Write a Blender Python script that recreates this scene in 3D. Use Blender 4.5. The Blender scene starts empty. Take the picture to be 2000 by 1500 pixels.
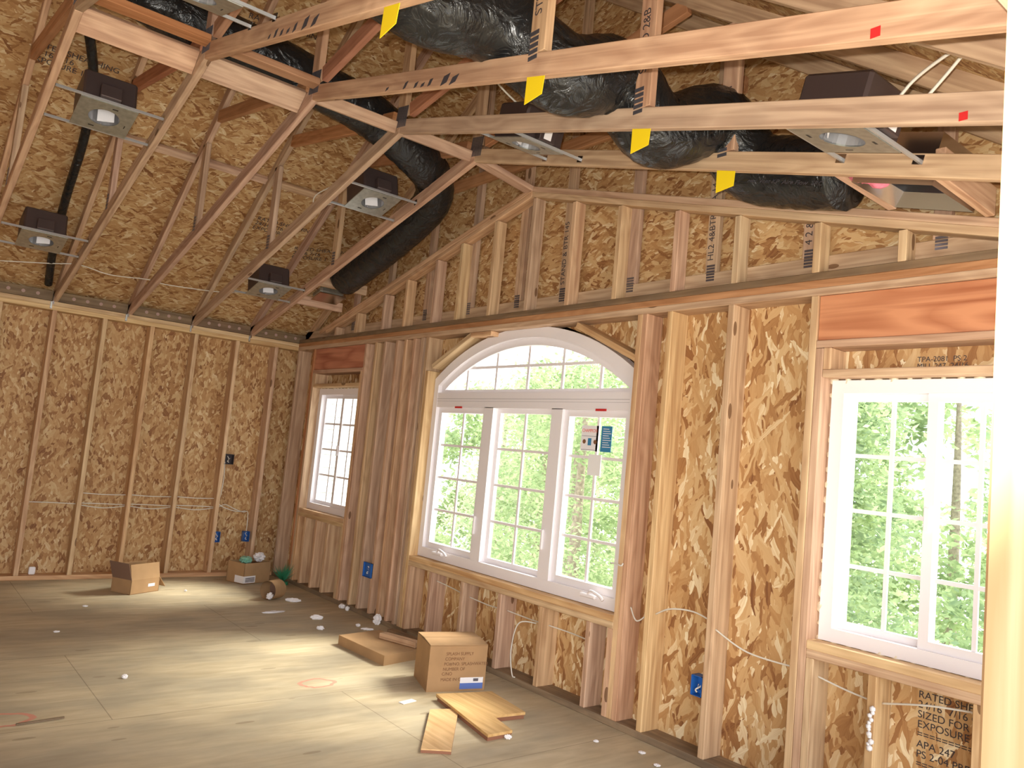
import bpy, bmesh, math, random
from mathutils import Vector, Matrix
random.seed(7)
D = bpy.data
C = bpy.context.scene.collection
# ------------------------------------------------------------------ camera
CAMP = Vector((7.8831, -3.4056, 1.4382))
YAW, PIT, ROL = 2.46551, 0.091457, 0.094277
fw = Vector((math.cos(PIT)*math.cos(YAW), math.cos(PIT)*math.sin(YAW), math.sin(PIT)))
r0 = fw.cross(Vector((0, 0, 1))).normalized(); u0 = r0.cross(fw)
rt = r0*math.cos(ROL)+u0*math.sin(ROL); up = -r0*math.sin(ROL)+u0*math.cos(ROL)
cam = D.objects.new('camera', D.cameras.new('camera')); C.objects.link(cam)
cam.data.sensor_width = 36; cam.data.lens = 1542.255/2000*36; cam.data.clip_start = .02
m = Matrix((rt, up, -fw)).transposed().to_4x4(); m.translation = CAMP
cam.matrix_world = m
bpy.context.scene.camera = cam
# ------------------------------------------------------------------ world, sun, flash, exposure
vs = bpy.context.scene.view_settings
vs.view_transform = 'Standard'; vs.look = 'None'; vs.gamma = 1; vs.use_curve_mapping = False
vs.exposure = 0.0
w = D.worlds.new('world'); bpy.context.scene.world = w; w.use_nodes = True
bg = w.node_tree.nodes['Background']; bg.inputs[0].default_value = (.93, .96, 1, 1); bg.inputs[1].default_value = 3.7
sun = D.objects.new('sun', D.lights.new('sun', 'SUN')); C.objects.link(sun)
sun.data.energy = 11; sun.data.angle = math.radians(22); sun.data.color = (1, .95, .82)
sd = Vector((.14, 1, 1.0)).normalized()
sun.rotation_euler = sd.to_track_quat('Z', 'Y').to_euler(); sun.location = (4, 8, 8)
fl = D.objects.new('camera_flash', D.lights.new('camera_flash', 'SPOT')); C.objects.link(fl)
fl.data.energy = 340; fl.data.spot_size = math.radians(98); fl.data.spot_blend = .35; fl.data.shadow_soft_size = .012
fl.data.color = (1, .95, .86)
fl.location = CAMP+up*.05-rt*.03
fd = (fw+up*.30-rt*.08).normalized(); fl.rotation_euler = (-fd).to_track_quat('Z', 'Y').to_euler()

# ------------------------------------------------------------------ node helpers
def newmat(name):
    mt = D.materials.new(name); mt.use_nodes = True
    nt = mt.node_tree; b = nt.nodes['Principled BSDF']
    return mt, nt, b
def N(nt, typ, **k):
    n = nt.nodes.new(typ)
    for a, v in k.items():
        if a.startswith('i_'):
            n.inputs[int(a[2:])].default_value = v
        else: setattr(n, a, v)
    return n
def L(nt, a, b): nt.links.new(a, b)
def ramp(nt, src, stops, interp='LINEAR'):
    r = nt.nodes.new('ShaderNodeValToRGB'); r.color_ramp.interpolation = interp
    e = r.color_ramp.elements
    while len(e) < len(stops): e.new(.5)
    for k, (p, c) in enumerate(stops): e[k].position = p; e[k].color = (*c, 1)
    L(nt, src, r.inputs[0]); return r.outputs[0]
def math_(nt, op, a, b=None, c=None):
    n = nt.nodes.new('ShaderNodeMath'); n.operation = op
    for i, v in enumerate((a, b, c)):
        if v is None: continue
        if isinstance(v, (int, float)): n.inputs[i].default_value = v
        else: L(nt, v, n.inputs[i])
    return n.outputs[0]
def mixc(nt, f, a, b, mode='MIX'):
    n = nt.nodes.new('ShaderNodeMix'); n.data_type = 'RGBA'; n.blend_type = mode
    for i, v in ((0, f), (6, a), (7, b)):
        if isinstance(v, (int, float)): n.inputs[i].default_value = v
        elif isinstance(v, tuple): n.inputs[i].default_value = (*v, 1)
        else: L(nt, v, n.inputs[i])
    return n.outputs[2]
def flat(name, col, rough=.6, metal=0, spec=.5, noise=0, nscale=20):
    mt, nt, b = newmat(name)
    b.inputs['Base Color'].default_value = (*col, 1); b.inputs['Roughness'].default_value = rough
    b.inputs['Metallic'].default_value = metal; b.inputs['Specular IOR Level'].default_value = spec
    if noise:
        tc = N(nt, 'ShaderNodeTexCoord'); no = N(nt, 'ShaderNodeTexNoise'); no.inputs['Scale'].default_value = nscale
        L(nt, tc.outputs['Object'], no.inputs['Vector'])
        lo = tuple(c*(1-noise) for c in col); hi = tuple(min(1, c*(1+noise)) for c in col)
        L(nt, ramp(nt, no.outputs[0], [(.3, lo), (.7, hi)]), b.inputs['Base Color'])
    return mt

def osb(name, ax, long_scale=7, wide_scale=26, tint=1.0, contrast=1.0):
    """oriented strand board: strands run along the second axis of ax"""
    mt, nt, b = newmat(name)
    tc = N(nt, 'ShaderNodeTexCoord'); sp = N(nt, 'ShaderNodeSeparateXYZ'); L(nt, tc.outputs['Object'], sp.inputs[0])
    def axis(a):
        return sp.outputs['xyz'.index(a)]
    no = N(nt, 'ShaderNodeTexNoise'); no.inputs['Scale'].default_value = 9; no.inputs['Detail'].default_value = 2
    L(nt, tc.outputs['Object'], no.inputs['Vector'])
    wob = math_(nt, 'MULTIPLY', math_(nt, 'SUBTRACT', no.outputs[0], .5), .05)
    def layer(ang, seed, ls=1.0):
        ca, sa = math.cos(ang), math.sin(ang)
        U, V = axis(ax[0]), axis(ax[1])
        u = math_(nt, 'ADD', math_(nt, 'MULTIPLY', U, ca), math_(nt, 'MULTIPLY', V, sa))
        v = math_(nt, 'SUBTRACT', math_(nt, 'MULTIPLY', V, ca), math_(nt, 'MULTIPLY', U, sa))
        u = math_(nt, 'MULTIPLY', math_(nt, 'ADD', u, wob), wide_scale*ls); v = math_(nt, 'MULTIPLY', v, long_scale*ls)
        cb = N(nt, 'ShaderNodeCombineXYZ'); L(nt, u, cb.inputs[0]); L(nt, v, cb.inputs[1]); cb.inputs[2].default_value = seed
        ad = N(nt, 'ShaderNodeVectorMath', operation='ADD'); L(nt, cb.outputs[0], ad.inputs[0]); ad.inputs[1].default_value = (seed*7.3, seed*3.1, 0)
        vo = N(nt, 'ShaderNodeTexVoronoi', voronoi_dimensions='2D', distance='MANHATTAN'); vo.inputs['Scale'].default_value = 1
        L(nt, ad.outputs[0], vo.inputs['Vector'])
        s = N(nt, 'ShaderNodeSeparateColor'); L(nt, vo.outputs['Color'], s.inputs[0])
        gn = N(nt, 'ShaderNodeTexNoise'); gn.inputs['Scale'].default_value = 1.0; gn.inputs['Detail'].default_value = 3
        mp = N(nt, 'ShaderNodeVectorMath', operation='MULTIPLY'); L(nt, ad.outputs[0], mp.inputs[0]); mp.inputs[1].default_value = (5, .5, 1)
        L(nt, mp.outputs[0], gn.inputs['Vector'])
        return s.outputs[0], s.outputs[1], vo.outputs['Distance'], gn.outputs[0]
    ls = [layer(.10, 1.0), layer(-.42, 2.0, 1.15), layer(.62, 3.0, .8), layer(-.14, 4.0, 1.7), layer(.30, 5.0, 1.45), layer(-.85, 6.0, 1.0)]
    t = tint
    stops = [(0, (.19*t, .075*t, .03*t)), (.08, (.30*t, .135*t, .05*t)), (.30, (.46*t, .25*t, .10*t)), (.60, (.58*t, .36*t, .165*t)), (.82, (.66*t, .46*t, .24*t)), (1, (.88*t, .76*t, .52*t))]
    col = None; hgt = None
    for i, (r, g, d, gr) in enumerate(ls):
        val = math_(nt, 'ADD', math_(nt, 'MULTIPLY', r, .85*contrast), math_(nt, 'MULTIPLY', math_(nt, 'SUBTRACT', gr, .35), .35))
        c = ramp(nt, val, stops)
        h = math_(nt, 'SUBTRACT', g, math_(nt, 'MULTIPLY', math_(nt, 'POWER', d, 2), .9))
        if col is None: col, hgt = c, h
        else:
            f = math_(nt, 'GREATER_THAN', h, hgt)
            col = mixc(nt, f, col, c); hgt = math_(nt, 'MAXIMUM', h, hgt)
    L(nt, col, b.inputs['Base Color'])
    b.inputs['Roughness'].default_value = .62; b.inputs['Specular IOR Level'].default_value = .3
    bp = N(nt, 'ShaderNodeBump'); bp.inputs['Strength'].default_value = .5; bp.inputs['Distance'].default_value = .004
    L(nt, hgt, bp.inputs['Height']); L(nt, bp.outputs[0], b.inputs['Normal'])
    return mt

def lumber(name, dark, light, var=.25, knots=True, dirt=0.0, gs=1.0, rg=.12):
    """sawn lumber, grain along the object's own X axis"""
    mt, nt, b = newmat(name)
    tc = N(nt, 'ShaderNodeTexCoord'); oi = N(nt, 'ShaderNodeObjectInfo')
    off = N(nt, 'ShaderNodeCombineXYZ'); L(nt, math_(nt, 'MULTIPLY', oi.outputs['Random'], 37), off.inputs[0])
    L(nt, math_(nt, 'MULTIPLY', oi.outputs['Random'], 11), off.inputs[1])
    ad = N(nt, 'ShaderNodeVectorMath', operation='ADD'); L(nt, tc.outputs['Object'], ad.inputs[0]); L(nt, off.outputs[0], ad.inputs[1])
    mp = N(nt, 'ShaderNodeVectorMath', operation='MULTIPLY'); L(nt, ad.outputs[0], mp.inputs[0]); mp.inputs[1].default_value = (1.1*gs, 34*gs, 34*gs)
    n1 = N(nt, 'ShaderNodeTexNoise'); n1.inputs['Scale'].default_value = 1; n1.inputs['Detail'].default_value = 4; n1.inputs['Distortion'].default_value = .6
    L(nt, mp.outputs[0], n1.inputs['Vector'])
    mp2 = N(nt, 'ShaderNodeVectorMath', operation='MULTIPLY'); L(nt, ad.outputs[0], mp2.inputs[0]); mp2.inputs[1].default_value = (.9, 5, 5)
    n2 = N(nt, 'ShaderNodeTexNoise'); n2.inputs['Scale'].default_value = 1; n2.inputs['Detail'].default_value = 2
    L(nt, mp2.outputs[0], n2.inputs['Vector'])
    rings = math_(nt, 'PINGPONG', math_(nt, 'MULTIPLY', n2.outputs[0], 22*gs), 1)
    g = math_(nt, 'ADD', math_(nt, 'MULTIPLY', n1.outputs[0], .85), math_(nt, 'MULTIPLY', rings, rg))
    col = ramp(nt, g, [(.32, dark), (.68, light)])
    hs = N(nt, 'ShaderNodeHueSaturation'); L(nt, col, hs.inputs['Color'])
    L(nt, math_(nt, 'ADD', math_(nt, 'MULTIPLY', oi.outputs['Random'], .02), .49), hs.inputs['Hue'])
    r2 = math_(nt, 'FRACT', math_(nt, 'MULTIPLY', oi.outputs['Random'], 7.77))
    L(nt, math_(nt, 'ADD', math_(nt, 'MULTIPLY', r2, var), 1-var*.5), hs.inputs['Value'])
    L(nt, math_(nt, 'ADD', math_(nt, 'MULTIPLY', r2, .18), .86), hs.inputs['Saturation'])
    out = hs.outputs[0]
    if knots:
        mk = N(nt, 'ShaderNodeVectorMath', operation='MULTIPLY'); L(nt, ad.outputs[0], mk.inputs[0]); mk.inputs[1].default_value = (2.6, 7, 7)
        vo = N(nt, 'ShaderNodeTexVoronoi'); vo.inputs['Scale'].default_value = 1; L(nt, mk.outputs[0], vo.inputs['Vector'])
        s = N(nt, 'ShaderNodeSeparateColor'); L(nt, vo.outputs['Color'], s.inputs[0])
        k = math_(nt, 'MULTIPLY', math_(nt, 'LESS_THAN', vo.outputs['Distance'], .11), math_(nt, 'GREATER_THAN', s.outputs[0], .58))
        out = mixc(nt, math_(nt, 'MULTIPLY', k, .8), out, (.13, .055, .02))
    if dirt:
        n3 = N(nt, 'ShaderNodeTexNoise'); n3.inputs['Scale'].default_value = 5; n3.inputs['Detail'].default_value = 5
        L(nt, ad.outputs[0], n3.inputs['Vector'])
        out = mixc(nt, math_(nt, 'MULTIPLY', ramp(nt, n3.outputs[0], [(.42, (0, 0, 0)), (.6, (1, 1, 1))]), dirt), out, (.16, .12, .085))
    L(nt, out, b.inputs['Base Color']); b.inputs['Roughness'].default_value = .65; b.inputs['Specular IOR Level'].default_value = .25
    bp = N(nt, 'ShaderNodeBump'); bp.inputs['Strength'].default_value = .12; bp.inputs['Distance'].default_value = .002
    L(nt, n1.outputs[0], bp.inputs['Height']); L(nt, bp.outputs[0], b.inputs['Normal'])
    return mt

# ------------------------------------------------------------------ materials
M = {}
M['osb_wall'] = osb('osb_wall', 'xz', 5.5, 24, contrast=1.08)
M['osb_left'] = osb('osb_left', 'yz', 12, 30, tint=.9, contrast=.95)
M['osb_gable'] = osb('osb_gable', 'zx', 10, 36, tint=.95)
M['osb_roof'] = osb('osb_roof', 'xy', 10, 42, tint=.84)
M['fir'] = lumber('fir', (.40, .225, .125), (.68, .45, .28), var=.14)
M['pine'] = lumber('pine', (.46, .265, .13), (.74, .52, .29), var=.12)
M['truss'] = lumber('truss_fir', (.39, .225, .135), (.66, .44, .28), var=.14, dirt=.10)
M['redfir'] = lumber('red_fir', (.33, .135, .06), (.52, .25, .125), knots=False)
M['header'] = lumber('header_fir', (.36, .11, .045), (.60, .25, .12), var=.1, knots=False, gs=.6, rg=.3)
M['postwood'] = lumber('post_pine', (.62, .40, .19), (.84, .64, .38), var=.02, knots=False)
M['grey'] = lumber('weathered', (.15, .09, .045), (.27, .175, .095), dirt=.3)
M['plate'] = lumber('dirty_plate', (.22, .14, .085), (.36, .24, .15), dirt=.55)
M['vinyl'] = flat('white_vinyl', (.84, .80, .82), .35)
M['white'] = flat('white_paint', (.85, .85, .85), .5)
M['foam'] = flat('spray_foam', (.75, .66, .5), .9, noise=.2, nscale=60)
M['black'] = None
M['galv'] = flat('galvanised', (.46, .48, .44), .38, .85, noise=.15, nscale=30)
M['steel'] = flat('bright_steel', (.8, .8, .82), .18, 1)
M['daylit_vent'] = flat('daylit_vent_disc', (.40, .27, .23), .9)  # pale pinkish tone stands in for daylight through the vent holes
M['bar'] = flat('zinc_bar', (.50, .50, .50), .4, .5)
M['collar'] = flat('brushed_collar', (.55, .55, .57), .35, .8)
M['darkbox'] = flat('can_housing', (.085, .06, .058), .45, .5)
M['nailplate'] = flat('nail_plate', (.20, .19, .22), .45, .8)
M['card'] = flat('cardboard', (.40, .245, .125), .85, spec=.2, noise=.08, nscale=8)
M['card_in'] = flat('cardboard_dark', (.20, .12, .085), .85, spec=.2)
M['paper'] = flat('paper', (.82, .80, .82), .8)
M['ink'] = flat('ink', (.05, .04, .045), .8)
M['brownink'] = flat('brown_ink', (.20, .09, .04), .8)
M['blue'] = flat('blue_plastic', (.02, .12, .42), .4)
M['blueprint'] = flat('blue_print', (.10, .17, .48), .6)
M['tealprint'] = flat('teal_print', (.04, .22, .42), .5)
M['redtape'] = flat('red_tape', (.55, .02, .02), .5)
M['redprint'] = flat('red_print', (.75, .12, .06), .5)
M['redspray'] = flat('red_spray', (.62, .28, .2), .9)
M['yellow'] = flat('yellow_tag', (.90, .66, .01), .6)
M['cable'] = flat('white_cable', (.70, .66, .58), .5)
M['greenplastic'] = flat('green_plastic', (.03, .20, .10), .35)
M['pink'] = flat('pink_wool', (.75, .22, .30), 1, spec=.1, noise=.25, nscale=40)
M['ply'] = lumber('plywood_scrap', (.55, .32, .10), (.74, .48, .19), var=.05, knots=False)
M['plyedge'] = flat('plywood_edge', (.26, .11, .06), .8)
M['darkgap'] = flat('old_dark', (.03, .025, .02), .7)
M['siding'] = flat('white_siding', (.8, .8, .8), .6)
M['barkm'] = flat('bark', (.36, .30, .24), .9, noise=.3)
M['gravel'] = flat('bright_gravel', (.74, .73, .72), .95, noise=.12, nscale=3)
# shiny black duct film
mt, nt, b = newmat('black_duct_film'); b.inputs['Base Color'].default_value = (.012, .013, .014, 1); b.inputs['Roughness'].default_value = .24
tc = N(nt, 'ShaderNodeTexCoord'); n1 = N(nt, 'ShaderNodeTexNoise'); n1.inputs['Scale'].default_value = 9; n1.inputs['Detail'].default_value = 5; n1.inputs['Distortion'].default_value = 1.5
L(nt, tc.outputs['Object'], n1.inputs['Vector']); bp = N(nt, 'ShaderNodeBump'); bp.inputs['Strength'].default_value = .9; bp.inputs['Distance'].default_value = .03
L(nt, n1.outputs[0], bp.inputs['Height']); L(nt, bp.outputs[0], b.inputs['Normal']); M['black'] = mt
# glass that lets daylight straight through
mt = D.materials.new('window_glass'); mt.use_nodes = True; nt = mt.node_tree; nt.nodes.remove(nt.nodes['Principled BSDF'])
tr = N(nt, 'ShaderNodeBsdfTransparent'); tr.inputs[0].default_value = (.96, .97, .965, 1); gl = N(nt, 'ShaderNodeBsdfGlossy'); gl.inputs['Roughness'].default_value = .03
mx = N(nt, 'ShaderNodeMixShader'); mx.inputs[0].default_value = .035
L(nt, tr.outputs[0], mx.inputs[1]); L(nt, gl.outputs[0], mx.inputs[2]); L(nt, mx.outputs[0], nt.nodes['Material Output'].inputs[0]); M['glass'] = mt
# leaves
def leaf(name, c1, c2):
    mt = D.materials.new(name); mt.use_nodes = True; nt = mt.node_tree; nt.nodes.remove(nt.nodes['Principled BSDF'])
    tc = N(nt, 'ShaderNodeTexCoord'); no = N(nt, 'ShaderNodeTexNoise'); no.inputs['Scale'].default_value = 3.2; no.inputs['Detail'].default_value = 5
    L(nt, tc.outputs['Object'], no.inputs['Vector']); c = ramp(nt, no.outputs[0], [(.38, c1), (.62, c2)])
    d = N(nt, 'ShaderNodeBsdfDiffuse'); t = N(nt, 'ShaderNodeBsdfTranslucent'); mx = N(nt, 'ShaderNodeMixShader'); mx.inputs[0].default_value = .5
    L(nt, c, d.inputs[0]); L(nt, c, t.inputs[0]); L(nt, d.outputs[0], mx.inputs[1]); L(nt, t.outputs[0], mx.inputs[2]); L(nt, mx.outputs[0], nt.nodes['Material Output'].inputs[0])
    return mt
M['leafA'] = leaf('leaf_green', (.28, .38, .20), (.56, .66, .38))
M['leafB'] = leaf('leaf_conifer', (.24, .34, .20), (.50, .62, .34))
M['leafC'] = leaf('leaf_pale', (.42, .48, .32), (.72, .76, .54))
# plywood subfloor
mt, nt, b = newmat('subfloor_plywood')
tc = N(nt, 'ShaderNodeTexCoord'); sp = N(nt, 'ShaderNodeSeparateXYZ'); L(nt, tc.outputs['Object'], sp.inputs[0])
X, Y = sp.outputs[0], sp.outputs[1]
def no(vec, sc, det=4, dist=0):
    n = N(nt, 'ShaderNodeTexNoise'); n.inputs['Scale'].default_value = sc; n.inputs['Detail'].default_value = det; n.inputs['Distortion'].default_value = dist
    L(nt, vec, n.inputs['Vector']); return n.outputs[0]
mp = N(nt, 'ShaderNodeVectorMath', operation='MULTIPLY'); L(nt, tc.outputs['Object'], mp.inputs[0]); mp.inputs[1].default_value = (11, 2.0, 1)
grain = no(mp.outputs[0], 1.6, 6, .5)
mp = N(nt, 'ShaderNodeVectorMath', operation='MULTIPLY'); L(nt, tc.outputs['Object'], mp.inputs[0]); mp.inputs[1].default_value = (2.2, 1.3, 1)
blot = no(mp.outputs[0], 1.3, 5)
col = ramp(nt, grain, [(.25, (.47, .38, .245)), (.75, (.65, .55, .38))])
col = mixc(nt, math_(nt, 'MULTIPLY', ramp(nt, blot, [(.40, (0, 0, 0)), (.62, (1, 1, 1))]), .5), col, (.30, .265, .205))
mp = N(nt, 'ShaderNodeVectorMath', operation='MULTIPLY'); L(nt, tc.outputs['Object'], mp.inputs[0]); mp.inputs[1].default_value = (22, 6, 1)
vo = N(nt, 'ShaderNodeTexVoronoi'); L(nt, mp.outputs[0], vo.inputs['Vector']); vo.inputs['Scale'].default_value = .55
s = N(nt, 'ShaderNodeSeparateColor'); L(nt, vo.outputs['Color'], s.inputs[0])
k = math_(nt, 'MULTIPLY', math_(nt, 'LESS_THAN', vo.outputs['Distance'], .17), math_(nt, 'GREATER_THAN', s.outputs[0], .8))
col = mixc(nt, math_(nt, 'MULTIPLY', k, .35), col, (.16, .105, .06))
def seam(v, period, off, wdt):
    wdt *= .7
    f = math_(nt, 'FRACT', math_(nt, 'DIVIDE', math_(nt, 'ADD', v, off), period))
    return math_(nt, 'LESS_THAN', f, wdt/period)
sx = seam(X, 1.22, 100*1.22-2.47, .007)
row = math_(nt, 'FRACT', math_(nt, 'MULTIPLY', math_(nt, 'FLOOR', math_(nt, 'DIVIDE', math_(nt, 'ADD', X, 100*1.22-2.47), 1.22)), .5))
yy = math_(nt, 'ADD', Y, math_(nt, 'MULTIPLY', row, 2.44))
sy = seam(yy, 2.44, 100*2.44+2.31, .007)
col = mixc(nt, math_(nt, 'MULTIPLY', math_(nt, 'MAXIMUM', sx, sy), .45), col, (.10, .07, .045))
L(nt, col, b.inputs['Base Color']); b.inputs['Roughness'].default_value = .75; b.inputs['Specular IOR Level'].default_value = .2
M['floor'] = mt

# ------------------------------------------------------------------ object helpers
def meta(o, label=None, cat=None, group=None, kind=None):
    if label: o['label'] = label
    if cat: o['category'] = cat
    if group: o['group'] = group
    if kind: o['kind'] = kind
    return o
def link(name, me, mat=None, parent=None, mw=None):
    o = D.objects.new(name, me); C.objects.link(o)
    if mat is not None: o.data.materials.append(mat if not isinstance(mat, str) else M[mat])
    if parent is not None: o.parent = parent
    if mw is not None: o.matrix_local = mw
    return o
def empty(name, loc, label, cat, group=None, rot=None):
    o = D.objects.new(name, None); C.objects.link(o); o.location = loc
    if rot: o.rotation_euler = rot
    o.empty_display_size = .1
    return meta(o, label, cat, group)
def wm(parent):
    """world matrix of a parent that is itself top-level or one below"""
    m_ = parent.matrix_basis.copy()
    return m_ if parent.parent is None else wm(parent.parent) @ m_
def rel(parent, mw):
    return mw if parent is None else wm(parent).inverted() @ mw
def bmmesh(name, bm, smooth=False):
    me = D.meshes.new(name); bmesh.ops.recalc_face_normals(bm, faces=bm.faces); bm.to_mesh(me); bm.free()
    if smooth:
        for p in me.polygons: p.use_smooth = True
    return me
def boxinto(bm, x0, x1, y0, y1, z0, z1, mat=None):
    r = bmesh.ops.create_cube(bm, size=1)
    vs_ = r['verts']
    for v in vs_:
        v.co = Vector(((x0+x1)/2+v.co.x*(x1-x0), (y0+y1)/2+v.co.y*(y1-y0), (z0+z1)/2+v.co.z*(z1-z0)))
        if mat is not None: v.co = mat @ v.co
    return vs_
def lum(name, p0, p1, w, t, upv, mat='fir', parent=None, cut0=0, cut1=0, bev=.003):
    """board from p0 to p1 (centre line); w = size along upv, t = thickness across; cut = shear of the ends"""
    p0, p1 = Vector(p0), Vector(p1); x = (p1-p0); Ln = x.length; x.normalize()
    z = Vector(upv); z = (z-x*z.dot(x)).normalized(); y = z.cross(x)
    bm = bmesh.new(); boxinto(bm, 0, Ln, -t/2, t/2, -w/2, w/2)
    if bev: bmesh.ops.bevel(bm, geom=bm.edges[:], offset=bev, segments=1, affect='EDGES')
    if cut0 or cut1:
        for v in bm.verts:
            if v.co.x < Ln/2: v.co.x += cut0*v.co.z
            else: v.co.x += cut1*v.co.z
    mw = Matrix((x, y, z)).transposed().to_4x4(); mw.translation = p0
    return link(name, bmmesh(name, bm), mat, parent, rel(parent, mw))
def aab(name, b, axis='z', mat='fir', parent=None, bev=.003):
    x0, x1, y0, y1, z0, z1 = b
    c = [(x0+x1)/2, (y0+y1)/2, (z0+z1)/2]; i = 'xyz'.index(axis)
    p0 = list(c); p1 = list(c); p0[i] = b[2*i]; p1[i] = b[2*i+1]
    upv, wi = {'z': ((0, 1, 0), 1), 'x': ((0, 0, 1), 2), 'y': ((0, 0, 1), 2)}[axis]
    ti = ({0, 1, 2}-{i, wi}).pop()
    return lum(name, p0, p1, b[2*wi+1]-b[2*wi], b[2*ti+1]-b[2*ti], upv, mat, parent, bev=bev)
def boxes(name, lst, mat, parent=None, loc=(0, 0, 0), rot=None, bev=0):
    bm = bmesh.new()
    for b in lst: boxinto(bm, *b)
    if bev: bmesh.ops.bevel(bm, geom=bm.edges[:], offset=bev, segments=1, affect='EDGES')
    o = link(name, bmmesh(name, bm), mat, parent); o.location = loc
    if rot: o.rotation_euler = rot
    return o
def prism(name, polys, axis, a0, a1, mat, parent=None, loc=(0, 0, 0), rot=None):
    """extrude 2D polygons along an axis. axis 'y': poly=(x,z); 'x': (y,z); 'z': (x,y)"""
    bm = bmesh.new()
    def P(q, a):
        return {'y': (q[0], a, q[1]), 'x': (a, q[0], q[1]), 'z': (q[0], q[1], a)}[axis]
    for poly in polys:
        v0 = [bm.verts.new(P(q, a0)) for q in poly]; v1 = [bm.verts.new(P(q, a1)) for q in poly]
        bm.faces.new(v0); bm.faces.new(v1[::-1]); n = len(poly)
        for i in range(n): bm.faces.new((v0[i], v1[i], v1[(i+1) % n], v0[(i+1) % n]))
    bmesh.ops.triangulate(bm, faces=[f for f in bm.faces if len(f.verts) > 4])
    o = link(name, bmmesh(name, bm), mat, parent); o.location = loc
    if rot: o.rotation_euler = rot
    return o
def ring(name, outer, inner, y0, y1, mat, parent=None):
    """closed frame in the XZ plane between two outlines"""
    bm = bmesh.new(); n = len(outer)
    a = [[bm.verts.new((q[0], y, q[1])) for q in pl] for pl in (outer, inner) for y in (y0, y1)]
    o0, o1, i0, i1 = a
    for k in range(n):
        j = (k+1) % n
        for f in ((o0[k], o0[j], o1[j], o1[k]), (i0[k], i1[k], i1[j], i0[j]), (o0[k], i0[k], i0[j], o0[j]), (o1[k], o1[j], i1[j], i1[k])): bm.faces.new(f)
    return link(name, bmmesh(name, bm), mat, parent)
def rect(x0, x1, z0, z1): return [(x0, z0), (x1, z0), (x1, z1), (x0, z1)]
def frame(name, x0, x1, z0, z1, wd, y0, y1, mat='vinyl', parent=None):
    return ring(name, rect(x0, x1, z0, z1), rect(x0+wd, x1-wd, z0+wd, z1-wd), y0, y1, mat, parent)
def smoothpath(pts, n=8):
    pts = [Vector(p) for p in pts]; out = []
    for i in range(len(pts)-1):
        p0 = pts[max(i-1, 0)]; p1 = pts[i]; p2 = pts[i+1]; p3 = pts[min(i+2, len(pts)-1)]
        for k in range(n):
            t = k/n
            out.append(.5*((2*p1)+(p2-p0)*t+(2*p0-5*p1+4*p2-p3)*t*t+(3*p1-p0-3*p2+p3)*t*t*t))
    out.append(pts[-1]); return out
def tube(name, pts, r, mat, parent=None, seg=8, n=8, rough=0, flatz=1, rad=None):
    P = smoothpath(pts, n) if n else [Vector(p) for p in pts]
    o0 = P[0].copy() if parent is None else Vector((0, 0, 0))
    bm = bmesh.new(); prev = None; N_ = len(P); rings_ = []
    x = None
    for i, p in enumerate(P):
        t = (P[min(i+1, N_-1)]-P[max(i-1, 0)]).normalized()
        if x is None: x = t.orthogonal().normalized()
        x = (x-t*x.dot(t)).normalized(); y = t.cross(x)
        rr = rad(i/(N_-1)) if rad else r
        ringv = []
        for k in range(seg):
            a = 2*math.pi*k/seg; q = x*math.cos(a)+y*math.sin(a)
            q = q*rr*(1+(rough*(math.sin(i*1.9+k*2.3)+random.uniform(-1, 1)) if rough else 0)); q.z *= flatz
            ringv.append(bm.verts.new(p+q-o0))
        rings_.append(ringv)
    for a, b_ in zip(rings_, rings_[1:]):
        for k in range(seg): bm.faces.new((a[k], a[(k+1) % seg], b_[(k+1) % seg], b_[k]))
    bm.faces.new(rings_[0][::-1]); bm.faces.new(rings_[-1])
    o = link(name, bmmesh(name, bm, True), mat, parent)
    if parent is None: o.location = o0
    return o
def cyl(name, r, h, mat, parent=None, loc=(0, 0, 0), rot=None, seg=24, r2=None, cap=True, bevel=0):
    bm = bmesh.new(); bmesh.ops.create_cone(bm, cap_ends=cap, segments=seg, radius1=r, radius2=r if r2 is None else r2, depth=h)
    o = link(name, bmmesh(name, bm), mat, parent); o.location = loc
    if rot: o.rotation_euler = rot
    return o
def text(name, body, size, mat, parent, loc, rot, align='LEFT', sx=1):
    cu = D.curves.new(name, 'FONT'); cu.body = body; cu.size = size; cu.extrude = .0003; cu.align_x = align
    o = D.objects.new(name, cu); C.objects.link(o); cu.materials.append(M[mat]); o.parent = parent
    o.location = loc; o.rotation_euler = rot; o.scale = (sx, 1, 1); return o
PI = math.pi
def ordn(k): return ['first', 'second', 'third', 'fourth', 'fifth', 'sixth', 'seventh', 'eighth', 'ninth', 'tenth', 'eleventh', 'twelfth', 'thirteenth', 'fourteenth', 'fifteenth'][k]

# ------------------------------------------------------------------ setting
H = 2.335; RX = 3.66; S1 = .257; S2 = .667
def zl(x): return 2.411+S1*min(x, 2*RX-x)               # underside of truss bottom chords
def zr(x): return 2.46+S2*min(x, 2*RX-x)                # underside of top chords
def zd(x): return 2.565+S2*min(x, 2*RX-x)               # underside of roof deck
fo = boxes('floor', [(-.15, 10.2, -6.6, .15, -.03, 0)], 'floor'); meta(fo, kind='structure')
prism('ceiling', [[(-.35, zd(-.35)), (RX, zd(RX)), (RX, zd(RX)+.014), (-.35, zd(-.35)+.014)]], 'y', -6.6, .35, 'osb_roof')['kind'] = 'structure'
prism('ceiling', [[(RX, zd(RX)), (7.75, zd(7.75)), (7.75, zd(7.75)+.014), (RX, zd(RX)+.014)]], 'y', -6.6, .35, 'osb_roof')['kind'] = 'structure'
boxes('wall_left', [(-.155, -.141, -6.6, .155, 0, 2.47)], 'osb_left')['kind'] = 'structure'
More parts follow.
